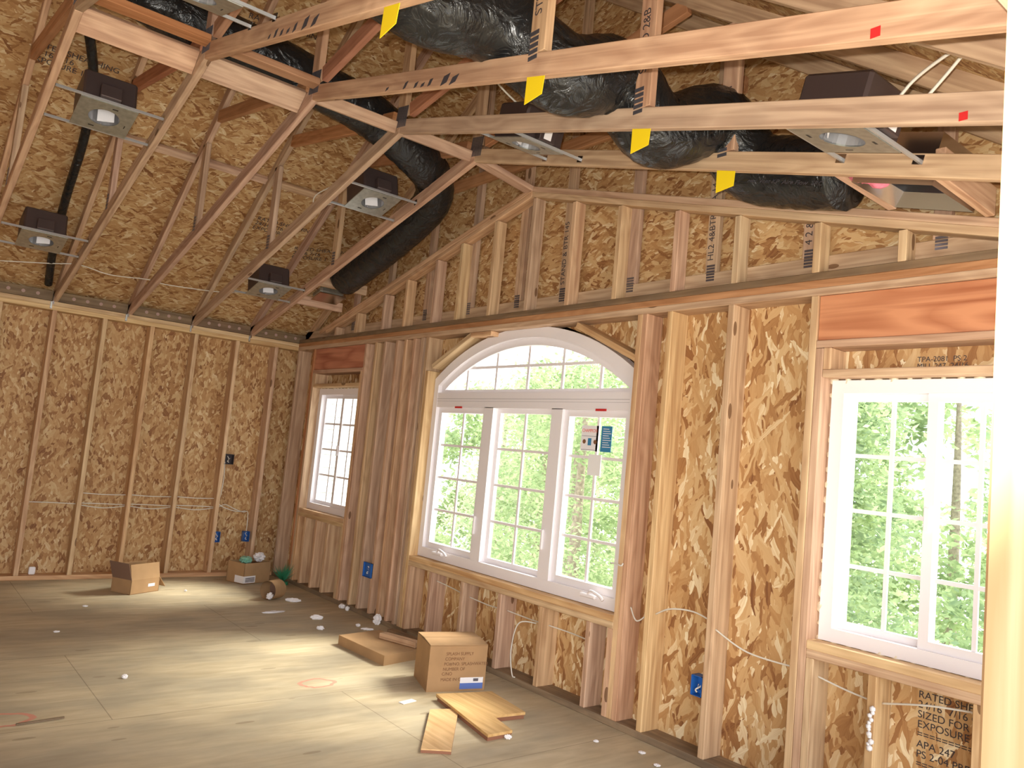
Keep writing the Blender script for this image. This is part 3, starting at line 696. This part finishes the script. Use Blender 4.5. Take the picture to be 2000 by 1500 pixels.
for x, lb in ((.90, 'lower'), (1.36, 'upper')):
    meta(lum('duct_block', (x, -.482, zc_(x)+.045), (x, -.002, zc_(x)+.045), .089, .038, (0, 0, 1), 'fir'), f'{lb} wooden block holding the small duct boot in the gable bay', 'block', 'blocks round the duct boots')
# shiny register boot on the right
rb = empty('register_boot', (6.425, -.245, zc_(6.42)-.015), 'shiny metal air outlet box hanging between two slanted blocks on the right', 'duct boot', rot=(0, ANG, 0))
bm = bmesh.new()
def lp(x, y, z): return [bm.verts.new((a*x, b_*y, z)) for a, b_ in ((-1, -1), (1, -1), (1, 1), (-1, 1))]
A_, B_, C_, D_ = lp(.165, .19, .01), lp(.165, .19, -.015), lp(.125, .15, .045), lp(.13, .155, .20)
for q, w_ in ((A_, B_), (B_, C_), (C_, D_)):
    for i in range(4): bm.faces.new((q[i], q[(i+1) % 4], w_[(i+1) % 4], w_[i]))
bm.faces.new(D_)
link('boot_shell', bmmesh('boot_shell', bm), 'steel', rb)
bm = bmesh.new()
for i in range(14):
    bmesh.ops.create_icosphere(bm, subdivisions=2, radius=random.uniform(.03, .055), matrix=Matrix.Translation((random.uniform(-.10, -.02), random.uniform(-.12, -.02), random.uniform(.0, .06))))
o = link('insulation_tuft', bmmesh('tuft', bm, True), 'pink'); o.location = (6.36, -.30, zc_(6.33)+.03); meta(o, 'tuft of pink insulation sticking out beside the shiny air outlet box', 'insulation')
for x, lb in ((6.225, 'left'), (6.625, 'right')):
    meta(lum('duct_block', (x, -.482, zc_(x)+.045), (x, -.002, zc_(x)+.03), .12, .038, (0, 0, 1), 'fir'), f'{lb} wooden block beside the shiny air outlet box', 'block', 'blocks round the duct boots')

# ------------------------------------------------------------------ ducts and cables
dm = tube('flexible_duct', [(4.9, -3.3, 3.30), (5.15, -2.9, 3.22), (5.28, -2.3, 3.22), (5.33, -1.95, 3.15), (5.38, -1.67, 3.17), (5.46, -1.35, 3.05), (5.50, -1.08, 3.12), (5.52, -.80, 2.97), (5.60, -.50, 3.10), (5.68, -.30, 2.93), (5.90, -.25, 2.86), (6.15, -.26, 2.80)], .165, 'black', seg=28, n=10, rough=.012)
meta(dm, 'thick shiny black flexible duct snaking over the right hand bottom chords', 'duct')
text('duct_print', 'Flex Vent KP  Aire Flow  SRC', .032, 'nailplate', dm, (0, 0, 0), (0, 0, 0)).matrix_local = rel(dm, Matrix.Translation((5.74, -.412, 2.80)) @ Matrix.Rotation(.25, 4, 'Y') @ Matrix.Rotation(PI/2-.35, 4, 'X'))
dl = tube('flexible_duct', [(3.5, -3.2, 3.82), (3.36, -2.7, 3.76), (3.33, -2.36, 3.70), (3.33, -1.8, 3.655), (3.32, -1.5, 3.62), (3.30, -1.22, 3.59), (3.25, -.95, 3.54), (3.14, -.62, 3.46), (2.98, -.40, 3.42), (2.76, -.27, 3.31), (2.30, -.26, 3.13), (1.80, -.26, 2.98), (1.42, -.26, 2.88)], .145, 'black', seg=24, n=10, rough=.014)
meta(dl, 'black flexible duct crossing the left side near the ridge and dropping to the corner', 'duct')
bp_ = tube('black_pipe', [(2.50, -2.76, 4.12), (2.325, -2.695, 4.03), (2.07, -2.58, 3.86), (1.85, -2.51, 3.71), (1.456, -2.456, 3.45), (.95, -2.443, 3.11), (.46, -2.411, 2.785), (.10, -2.36, 2.54)], .032, 'black', seg=12, n=6)
meta(bp_, 'thin black hose running down under the left roof deck to the eave', 'hose')
def cable(pts, lab, grp='white electrical cables', r=.0045, n=8):
    return meta(tube('electrical_cable', pts, r, 'cable', seg=6, n=n), lab, 'cable', grp)
cable([(.277, -2.746, 2.63), (.346, -2.414, 2.675), (.397, -2.198, 2.705), (.356, -1.946, 2.68), (.383, -1.64, 2.70), (.372, -1.46, 2.69), (.413, -.966, 2.72), (.9, -.80, 2.72)], 'white cable strung low under the left roof between the cans')
cable([(2.4, -.62, 3.35), (2.0, -.55, 3.72), (1.78, -.60, 3.60), (1.60, -.70, 3.50), (1.56, -.68, 3.42), (1.7, -.60, 3.43)], 'white cable coiled above the middle left light can', r=.005)
cable([(4.62, -.86, 3.30), (4.50, -1.02, 3.48), (4.56, -1.04, 3.62), (4.68, -1.0, 3.64), (4.80, -.95, 3.5), (4.78, -.85, 3.30)], 'looped white cable over the light can right of the ridge', r=.0055)
cable([(4.66, -.84, 3.3), (4.72, -.96, 3.45), (4.74, -.98, 3.62)], 'short upright white cable beside the looped one', r=.0055)
cable([(6.56, -.80, 2.72), (6.66, -.80, 2.84), (6.82, -.83, 2.895), (6.845, -.83, 2.885), (6.80, -.83, 2.83), (6.70, -.82, 2.74)], 'doubled white cable bent over the near light can', r=.006)
G5 = 'cables along the left wall'
ys = [-.234-.4064*i for i in range(7)]
k_ = 0
for i in range(1, 5):
    y1, y0 = ys[i]-.019, ys[i+1]+.019
    z = .665-.004*i
    if i < 4:
        cable([(-.07, y0, .755), (-.045, (y0+y1)/2, .750), (-.07, y1, .752)], f'upper white cable bowing across the {["", "second", "third", "fourth", "fifth"][i]} stud bay of the left wall', G5)
    cable([(-.06, y0, z+.012), (-.03, (y0+y1)/2, z+.015), (-.06, y1, z+.008)], f'middle white cable in the {["", "second", "third", "fourth", "fifth"][i]} stud bay of the left wall', G5)
    if i < 4:
        cable([(-.06, y0, z-.006), (-.03, (y0+y1)/2, z-.022), (-.06, y1, z-.004)], f'lower sagging white cable in the {["", "second", "third", "fourth"][i]} stud bay of the left wall', G5)
cable([(-.06, -.62, .66), (-.02, -.56, .70), (-.02, -.46, .66), (-.04, -.36, .63), (-.08, -.30, .63), (-.08, -.29, .55), (-.05, -.30, .42)], 'white cable looping down to the blue box near the corner', G5)
cable([(-.06, -.60, 1.12), (-.02, -.605, .95), (-.02, -.615, .80), (-.04, -.61, .70), (-.02, -.52, .655), (-.03, -.42, .635), (-.06, -.33, .64)], 'white cable hanging from the black box on the left wall', G5)
G6 = 'cables below the windows'
cable([(2.90, .05, .46), (3.08, .08, .435), (3.27, .06, .42)], 'white cable between the first short studs under the arched window', G6)
cable([(3.31, .06, .42), (3.50, .09, .40), (3.70, .06, .415)], 'white cable between the second pair of short studs under the arched window', G6)
cable([(3.74, .06, .415), (3.93, .09, .40), (4.12, .06, .41)], 'white cable between the third pair of short studs under the arched window', G6)
cable([(4.16, .06, .41), (4.34, .09, .40), (4.54, .06, .40)], 'white cable between the last pair of short studs under the arched window', G6)
cable([(4.05, .05, .40), (3.95, -.012, .38), (3.90, -.012, .20), (3.93, -.012, .06), (3.96, -.01, .045)], 'white cable end drooping in front of the sill studs behind the big box', G6)
cable([(4.83, .05, .66), (4.90, .03, .60), (4.97, .05, .66)], 'white cable just right of the arched window', G6)
cable([(5.013, .05, .66), (5.12, .04, .71), (5.25, .07, .72), (5.383, .07, .69)], 'white cable crossing the bay with the blue box', G6)
cable([(5.421, .03, .67), (5.60, .05, .60), (5.855, .07, .59)], 'white cable crossing the bay left of the right window', G6)
cable([(5.97, .05, .585), (6.10, .06, .56), (6.22, .07, .545)], 'white cable in the first bay under the right window', G6)
cable([(6.258, .06, .55), (6.45, .04, .60), (6.63, .07, .62)], 'white cable in the second bay under the right window', G6)

# ------------------------------------------------------------------ outlet boxes
def ebox(loc, ry, mat, lab, w_=.055, h_=.095, d_=.06):
    """open box; ry: rotation so that it opens to the room"""
    e = empty('outlet_box', loc, lab, 'electrical box', 'electrical boxes', rot=(0, 0, ry))
    t_ = .003
    boxes('box_shell', [(-w_/2, w_/2, d_-t_, d_, -h_/2, h_/2), (-w_/2, -w_/2+t_, 0, d_, -h_/2, h_/2), (w_/2-t_, w_/2, 0, d_, -h_/2, h_/2), (-w_/2, w_/2, 0, d_, h_/2-t_, h_/2), (-w_/2, w_/2, 0, d_, -h_/2, -h_/2+t_)], mat, e)
    tube('wire_end', [(.0, d_-.01, .03), (.01, .03, .0), (-.008, .01, -.02), (.005, .004, -.03)], .004, 'cable', e, n=4)
    tube('wire_end', [(.01, d_-.01, -.03), (.0, .02, -.01), (.012, .006, .012)], .003, 'steel', e, n=4)
    return e
ebox((1.965, -.022, .385), 0, 'blue', 'bright blue outlet box on the boarded wall left of the arched window', .13, .12, .018)
ebox((5.345, .004, .375), 0, 'blue', 'blue outlet box on the stud between arched and right window', .065, .10)
ebox((.0, -.605, .382), PI/2, 'blue', 'dark blue outlet box low on the left wall, left one of two', .06, .10)
ebox((.0, -.31, .390), PI/2, 'blue', 'dark blue outlet box low on the left wall nearest the corner', .06, .10)
ebox((.0, -.585, 1.149), PI/2, 'ink', 'black switch box at chest height on the left wall', .10, .10)
o = boxes('white_block', [(-.035, .0, -.025, .025, 0, .065)], 'paper', loc=(-.06, -2.14, .038), bev=.006); meta(o, 'small cream block standing on the left wall\'s bottom plate', 'block')
# caulk smear on the right cripple stud, tape on the trimmer
bm = bmesh.new()
for k in range(12): bmesh.ops.create_icosphere(bm, subdivisions=1, radius=random.uniform(.008, .016), matrix=Matrix.Translation((random.uniform(-.008, .008), random.uniform(-.006, 0), -k*.014+random.uniform(-.004, .004))))
o = link('foam_blob', bmmesh('foam_blob', bm, True), 'paper'); o.location = (6.245, -.006, .53); meta(o, 'smear of white foam on the stud under the right window', 'foam')
cable([(4.70, .0, .885), (4.745, -.012, .89), (4.79, -.012, .885), (4.80, -.01, .90)], 'frayed white string tied round the trimmer stud right of the arched window', 'loose strings', r=.005, n=4)

# ------------------------------------------------------------------ boxes and litter on the floor
cbx = empty('cardboard_box', (3.886, -.631, 0), 'tall closed cardboard box with brown printing under the arched window', 'cardboard box', 'cardboard boxes')
v1 = Vector((3.983-3.886, -.27+.631, 0)); v2 = Vector((3.572-3.886, -.52+.631, 0)); hb_ = .268
def pt(a, b_, z): return v1*a+v2*b_+Vector((0, 0, z))
bm = bmesh.new(); A_ = [bm.verts.new(pt(a, b_, z)) for z in (0, hb_) for a, b_ in ((0, 0), (1, 0), (1, 1), (0, 1))]
for f in ((0, 1, 5, 4), (1, 2, 6, 5), (2, 3, 7, 6), (3, 0, 4, 7), (3, 2, 1, 0)): bm.faces.new([A_[i] for i in f])
link('box_body', bmmesh('box_body', bm), 'card', cbx)
for nm, q in (('flap', ((0, 0), (1, 0), (1, .49), (0, .49))), ('flap', ((0, .51), (1, .51), (1, 1), (0, 1)))):
    bm = bmesh.new(); lo = [bm.verts.new(pt(a, b_, hb_+(.001 if b_ in (0, 1) else .008))) for a, b_ in q]; hi = [bm.verts.new(v.co+Vector((0, 0, .005))) for v in lo]
    bm.faces.new(lo[::-1]); bm.faces.new(hi)
    for i in range(4): bm.faces.new((lo[i], lo[(i+1) % 4], hi[(i+1) % 4], hi[i]))
    link(nm, bmmesh(nm, bm), 'card', cbx)
fx = v1.normalized(); fn = Vector((v1.y, -v1.x, 0)).normalized()
Rf = Matrix((fx, Vector((0, 0, 1)), fn)).transposed().to_4x4()
def onface(o, a, z):
    mm = Rf.copy(); mm.translation = v1*a+Vector((0, 0, z))+fn*.002; o.matrix_local = mm
for k, (s_, z) in enumerate((('SPLASH SUPPLY', .213), ('COMPANY', .183), ('PO#/NO. SPLASHWATER', .153), ('NUMBER OF', .123), ('C/NO', .095), ('MADE IN CHINA', .062))):
    onface(text('printed_line', s_, .026, 'brownink', cbx, (0, 0, 0), (0, 0, 0), sx=.8), .28-.012*k, z)
lb_ = boxes('shipping_label', [(0, .15, 0, .035, -.001, .0005)], 'blueprint', cbx); onface(lb_, .56, .012)
lb_ = boxes('shipping_label', [(0, .15, .035, .068, -.001, .0005)], 'paper', cbx); onface(lb_, .56, .012)
boxes('print_patch', [(.085, .118, .045, .062, .0005, .001)], 'nailplate', lb_)
# flat box behind it
fbx = prism('flat_carton', [[(2.72, -.62), (3.31, -.59), (3.24, -.27), (2.66, -.25)]], 'z', 0, .065, 'card'); meta(fbx, 'flat sealed carton lying behind the tall cardboard box', 'cardboard box', 'cardboard boxes')
meta(lum('lumber_offcut', (2.88, -.36, .085), (3.20, -.26, .085), .038, .07, (0, 0, 1), 'fir'), 'short lumber offcut lying on the flat carton', 'offcut')
meta(lum('lumber_offcut', (2.55, -.09, .02), (2.95, -.075, .02), .038, .07, (0, 0, 1), 'plate'), 'dusty offcut lying against the wall behind the flat carton', 'offcut')
# open box on the left
def openbox(name, loc, ang, sx_, sy_, sz_, lab, mat='card'):
    e = empty(name, loc, lab, 'cardboard box', 'cardboard boxes', rot=(0, 0, ang)); t_ = .005
    boxes('box_body', [(-sx_/2, sx_/2, -sy_/2, sy_/2, 0, t_), (-sx_/2, -sx_/2+t_, -sy_/2, sy_/2, 0, sz_), (sx_/2-t_, sx_/2, -sy_/2, sy_/2, 0, sz_), (-sx_/2, sx_/2, -sy_/2, -sy_/2+t_, 0, sz_), (-sx_/2, sx_/2, sy_/2-t_, sy_/2, 0, sz_)], mat, e)
    return e
a_ = math.atan2(-1.279+1.531, .575-.712)
ob = openbox('cardboard_box', (.60, -1.46, 0), a_, .30, .22, .12, 'low open cardboard box with raised flaps near the left wall')
bm = bmesh.new()
def slab(bm, q, th=.004):
    q = [Vector(p) for p in q]; nn = (q[1]-q[0]).cross(q[2]-q[0]).normalized()*th
    a = [bm.verts.new(p) for p in q]; b4 = [bm.verts.new(p+nn) for p in q]; bm.faces.new(a[::-1]); bm.faces.new(b4); n = len(q)
    for i in range(n): bm.faces.new((a[i], a[(i+1) % n], b4[(i+1) % n], b4[i]))
def flap(par, q, mat='card'):
    bm = bmesh.new(); slab(bm, q); return link('flap', bmmesh('flap', bm), mat, par)
flap(ob, [(-.15, .11, .12), (.15, .11, .12), (.15, .06, .24), (-.15, .06, .24)])
flap(ob, [(.15, -.11, .12), (-.15, -.11, .12), (-.15, -.08, .245), (.15, -.08, .245)])
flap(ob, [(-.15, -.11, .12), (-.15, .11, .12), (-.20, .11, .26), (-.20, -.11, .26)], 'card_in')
flap(ob, [(.15, .11, .12), (.15, -.11, .12), (.23, -.10, .03), (.23, .10, .03)])
boxes('box_label', [(.03, .12, .1105, .1125, .05, .075)], 'paper', ob)
o_ = boxes('box_label', [(.03, .10, -.1125, -.1105, .05, .075)], 'paper', ob)
# corner box with label
a2 = math.atan2(-.191+.507, .337-.452)
cb = openbox('cardboard_box', (.29, -.36, 0), a2, .32, .24, .195, 'cardboard box with white label in the room corner, full of plastic bags')
boxes('wrap_label', [(-.163, -.161, -.122, .0, .01, .075), (-.163, -.02, -.1235, -.1215, .01, .075)], 'paper', cb)
boxes('label_print', [(-.14, -.03, -.1245, -.1235, .02+q*.011, .026+q*.011) for q in range(4)], 'ink', cb)
def crumple(name, r, mat, loc, lab, cat, sc=(1, 1, 1), grp=None):
    bm = bmesh.new(); bmesh.ops.create_icosphere(bm, subdivisions=3, radius=r)
    for v in bm.verts: v.co *= random.uniform(.72, 1.15); v.co = Vector((v.co.x*sc[0], v.co.y*sc[1], v.co.z*sc[2]))
    o = link(name, bmmesh(name, bm), mat); o.location = loc; return meta(o, lab, cat, grp)
crumple('plastic_bag', .06, flat('green_film', (.25, .55, .42), .25), (.28, -.40, .205), 'crumpled pale green plastic bag in the corner box', 'plastic bag', (1.3, 1, .6))
crumple('plastic_bag', .055, 'paper', (.24, -.25, .225), 'crumpled clear white plastic bag in the corner box', 'plastic bag', (1, 1, .8))
# loose bags rest on filling: box is filled
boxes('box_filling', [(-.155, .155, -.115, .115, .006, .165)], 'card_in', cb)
# green artificial sprig
gs_ = empty('green_sprig', (.50, -.09, 0), 'spiky dark green plastic sprig on the floor in the room corner', 'plastic plant')
cyl('base', .05, .03, 'greenplastic', gs_, (0, 0, .015))
bm = bmesh.new()
for k in range(46):
    a = random.uniform(0, 2*PI); t = random.uniform(.2, 1.15); Lh = random.uniform(.12, .2); d = Vector((math.cos(a)*math.sin(t), math.sin(a)*math.sin(t), math.cos(t)))
    s_ = d.orthogonal().normalized()*.008; b0 = Vector((0, 0, .03))
    v = [bm.verts.new(p) for p in (b0-s_, b0+s_, b0+d*Lh)]; bm.faces.new(v)
link('spikes', bmmesh('spikes', bm), 'greenplastic', gs_)
# cardboard tube roll
cy = empty('cardboard_drum', (1.14, -.46, .083), 'round brown drum lying on its side near the corner with white paper inside', 'drum', rot=(PI/2, 0, .55))
bm = bmesh.new(); bmesh.ops.create_cone(bm, cap_ends=False, segments=32, radius1=.082, radius2=.082, depth=.15)
bmesh.ops.create_cone(bm, cap_ends=False, segments=32, radius1=.078, radius2=.078, depth=.15)
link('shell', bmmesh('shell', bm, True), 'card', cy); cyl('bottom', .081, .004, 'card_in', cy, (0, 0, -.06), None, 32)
crumple('paper_wad', .03, 'paper', (1.175, -.50, .035), 'wad of white paper lying in the mouth of the brown drum', 'paper')
# plywood scraps
pw = empty('plywood_scrap', (4.40, -.58, 0), 'notched L-shaped piece of new plywood lying in front of the tall box', 'plywood scrap', 'plywood scraps on the floor')
L_ = [(4.032, -.659), (4.114, -.316), (4.494, -.371), (4.469, -.58), (4.69, -.625), (4.69, -.785)]
Lr = [(a-4.40, b_+.58) for a, b_ in L_]
prism('upper_sheet', [Lr], 'z', .022, .036, 'ply', pw); prism('upper_sheet_core', [[(a*.995, b_*.995) for a, b_ in Lr]], 'z', .017, .0215, 'plyedge', pw)
prism('lower_sheet', [[(a*.97, b_*.97) for a, b_ in Lr]], 'z', 0.0005, .016, 'plyedge', pw)
ps = [(4.205, -.814), (4.25, -.684), (4.334, -.719), (4.749, -1.05), (4.668, -1.171)]
p2 = empty('plywood_scrap', (4.44, -.89, 0), 'small rectangular piece of new plywood lying nearest the camera', 'plywood scrap', 'plywood scraps on the floor')
prism('face_veneer', [[(a-4.44, b_+.89) for a, b_ in ps]], 'z', .014, .020, 'ply', p2)
prism('core', [[(a-4.44, b_+.89) for a, b_ in ps]], 'z', .0005, .0139, 'plyedge', p2)
tp = boxes('tape_strip', [(-.02, .02, -.05, .05, 0, .004)], 'paper', loc=(4.0, -.83, .0005), rot=(0, 0, .2)); meta(tp, 'strip of clear packing tape on the floor below the tall box', 'tape')
tr_ = [(1.29, -.33, .07, .018, .35), (1.66, -.66, .10, .008, 1.0), (1.97, -.43, .05, .02, .5), (2.289, -.552, .03, .015, .2), (1.62, -.12, .03, .02, .5), (1.72, -.07, .02, .02, .1), (2.25, -.05, .035, .045, .4), (2.27, -.22, .02, .012, 0), (2.40, -.21, .05, .01, .4), (3.048, -2.105, .018, .012, 0), (1.139, -1.944, .02, .006, .4), (1.89, -2.258, .02, .006, .4), (.682, -1.064, .012, .008, .4), (4.93, -.25, .015, .006, .4), (4.70, -.66, .02, .012, .4), (5.15, -.14, .02, .006, .1), (5.3, -.2, .018, .006, .1)]
tl = ['long white paper shred beside the brown drum', 'thin white paper strip on the floor in front of the drum', 'white torn paper scrap midway along the window wall', 'orange-white curved paper scrap', 'small white scrap on the bottom plate near the corner', 'tiny white scrap by the bottom plate', 'white paper ball leaning on the bottom plate', 'small white crumb left of the flat carton', 'white paper strip at the far end of the flat carton', 'white crumb alone on the open floor', 'faint white crumb in front of the low open box', 'faint white crumb on the dark floor at left', 'tiny white crumb right of the low open box', 'white crumb right of the L-shaped plywood', 'white crumb at the tip of the L-shaped plywood', 'white speck by the bottom plate at the near right', 'second white speck by the bottom plate at the near right']
for (x, y, r, h, a), lb in zip(tr_, tl):
    o = crumple('paper_scrap', 1, 'paper', (x, y, h*.9+.0), lb, 'paper scrap', (r, max(r*.3, .008) if r > .04 else r*.8, h), 'paper litter on the floor'); o.rotation_euler = (0, 0, a+.6)
    if lb.startswith('small white scrap on') or lb.startswith('tiny white scrap by'): o.location.y = -.03
    if lb.startswith('white paper ball'): o.location.y = -.04
k_ = lum('wood_stick', (3.62, -2.70, .008), (3.60, -2.50, .008), .008, .008, (0, 0, 1), 'grey', bev=0); meta(k_, 'short dark stick lying at the lower left of the floor', 'stick')
for c, r, lb in (((3.50, -1.15), .09, 'faint red spray ring on the floor left of the tall box'), ((3.52, -2.74), .10, 'red spray mark at the left bottom edge of the floor')):
    n = 26; pts = [(c[0]+r*math.cos(2*PI*i/n)*random.uniform(.85, 1.1), c[1]+1.3*r*math.sin(2*PI*i/n)*random.uniform(.85, 1.1)) for i in range(n)]
    q = [(c[0]+(a-c[0])*.78, c[1]+(b_-c[1])*.78) for a, b_ in pts]
    bm = bmesh.new(); a = [bm.verts.new((p[0], p[1], .0006)) for p in pts]; b4 = [bm.verts.new((p[0], p[1], .0006)) for p in q]
    for i in range(n): bm.faces.new((a[i], a[(i+1) % n], b4[(i+1) % n], b4[i]))
    meta(link('spray_mark', bmmesh('spray_mark', bm), 'redspray'), lb, 'paint mark', 'red spray marks')
# stamps on the sheathing
def stamp(lines, size, mw, par=wf, nm='sheathing_stamp'):
    for i, s_ in enumerate(lines):
        o = text(nm, s_, size, 'ink', par, (0, 0, 0), (0, 0, 0)); o.matrix_local = mw @ Matrix.Translation((0, -i*size*.95, 0))
stamp(['TPA-2081  PS 2', 'MILL 247  24/16'], .032, Matrix.Translation((6.30, .1395, 2.022)) @ Matrix.Rotation(PI/2, 4, 'X'))
stamp(['RATED SHEATHING', '24/16  7/16 CAT', 'SIZED FOR SPACING', 'EXPOSURE 1', '=========', 'APA 247', 'PS 2-04 PRP', '========='], .042, Matrix.Translation((6.37, .1395, .60)) @ Matrix.Rotation(PI/2, 4, 'X'))
rs = Matrix.Rotation(-math.atan(S2), 4, 'Y')
for (x, y, a) in ((2.55, -1.75, .1), (1.1, -1.0, .0), (.9, -.55, .2), (1.9, -2.9, 0)):
    stamp(['RATED SHEATHING', '24/16 7/16', 'EXPOSURE 1'], .06, Matrix.Translation((x, y, zd(x)-.003)) @ rs @ Matrix.Rotation(PI, 4, 'Y') @ Matrix.Rotation(PI/2+a, 4, 'Z'), D.objects['ceiling'], 'sheathing_stamp')
# ------------------------------------------------------------------ outside
def leaves(name, clumps, n, size, mat, parent):
    verts = []; faces = []
    for k in range(n):
        c, r = random.choice(clumps)
        d = Vector((random.gauss(0, 1), random.gauss(0, 1), random.gauss(0, 1)))*.5
        p = Vector(c)+Vector((d.x*r[0], d.y*r[1], d.z*r[2]))
        a = Vector((random.uniform(-1, 1), random.uniform(-1, 1), random.uniform(-.6, .6))).normalized(); b_ = a.cross(Vector((random.uniform(-1, 1), random.uniform(-1, 1), random.uniform(-1, 1)))).normalized()
        s_ = size*random.uniform(.5, 1.3); i = len(verts)
        verts += [p-a*s_, p+b_*s_*.45, p+a*s_, p-b_*s_*.45]; faces.append((i, i+1, i+2, i+3))
    me = D.meshes.new(name); me.from_pydata([tuple(v) for v in verts], [], faces); me.update()
    o = link(name, me, mat, parent); return o
def tree(x, y, h, rr, n, size, mat, lab, conifer=False):
    e = empty('tree', (x, y, -2.8), lab, 'tree', 'trees outside the windows')
    tube('trunk', [(0, 0, 0), (.05, 0, h*.5), (0, .05, h*.95)], .1, 'barkm', e, seg=8, n=4, rad=lambda t: .14*(1-t)+.02)
    cl_ = []
    for k in range(190 if conifer else 90):
        t = random.uniform(.12, 1); a = random.uniform(0, 2*PI)
        if conifer:
            L1 = rr*(1-t)*1.0+.15; q = random.uniform(.3, 1)
            cl_.append(((math.cos(a)*L1*q, math.sin(a)*L1*q, h*t-.25*L1*q), (.40, .40, .20)))
        else:
            L1 = rr*math.sqrt(max(0, 1-((t-.55)/.5)**2))*random.uniform(.35, 1)
            cl_.append(((math.cos(a)*L1, math.sin(a)*L1, h*t), (.5, .5, .35)))
    leaves('foliage', cl_, n, size, mat, e)
tree(3.4, 4.8, 6.0, 1.9, 30000, .045, 'leafB', 'dark conifer close outside the right window', True)
tree(1.6, 6.8, 6.6, 2.3, 30000, .055, 'leafB', 'tall conifer seen between the panes of the right window', True)
tree(-1.2, 5.4, 6.0, 1.7, 15000, .05, 'leafA', 'bright leafy tree seen through the right casement of the arched window')
tree(-3.6, 7.6, 6.0, 2.0, 15000, .06, 'leafA', 'leafy tree seen through the centre of the arched window')
tree(-5.9, 8.8, 5.8, 2.0, 14000, .06, 'leafC', 'pale leafy tree seen through the left casement of the arched window')
tree(-9.6, 10.5, 6.0, 2.6, 15000, .09, 'leafA', 'large pale tree far behind the arched window, leftmost')
tree(-6.2, 13.2, 6.3, 3.0, 15000, .09, 'leafC', 'large tree far behind the arched window, middle')
tree(-1.8, 12.5, 6.6, 2.8, 15000, .09, 'leafA', 'large tree in the back row between arched and right window')
tree(1.6, 12.4, 7.4, 2.8, 15000, .09, 'leafA', 'large tree in the back row seen through the right window', False)
tree(4.6, 9.0, 7.4, 2.6, 22000, .07, 'leafB', 'conifer in the back row, rightmost', True)
nh = empty('neighbor_house', (-11, 3.4, -2.8), 'white sided neighbouring house seen through the small window', 'house')
boxes('walls', [(-4.5, 5.0, -2.2, 1.0, 0, 6.2)], 'siding', nh)
boxes('siding_laps', [(5.0, 5.02+.012*(q % 2), -2.2, 1.0, q*.12, q*.12+.1) for q in range(51)], 'siding', nh)
prism('roof', [[(-4.8, 6.2), (5.3, 6.2), (.2, 8.2)]], 'y', -2.5, 1.3, 'grey', nh)

# lettering becomes plain meshes
bpy.context.view_layer.update()
dg = bpy.context.evaluated_depsgraph_get()
for o in [o for o in D.objects if o.type == 'FONT']:
    me = D.meshes.new_from_object(o.evaluated_get(dg)); nm = o.name
    n_ = D.objects.new('lettering', me); C.objects.link(n_); n_.parent = o.parent; n_.matrix_local = o.matrix_local.copy()
    o.name = 'old'; n_.name = nm; D.objects.remove(o)
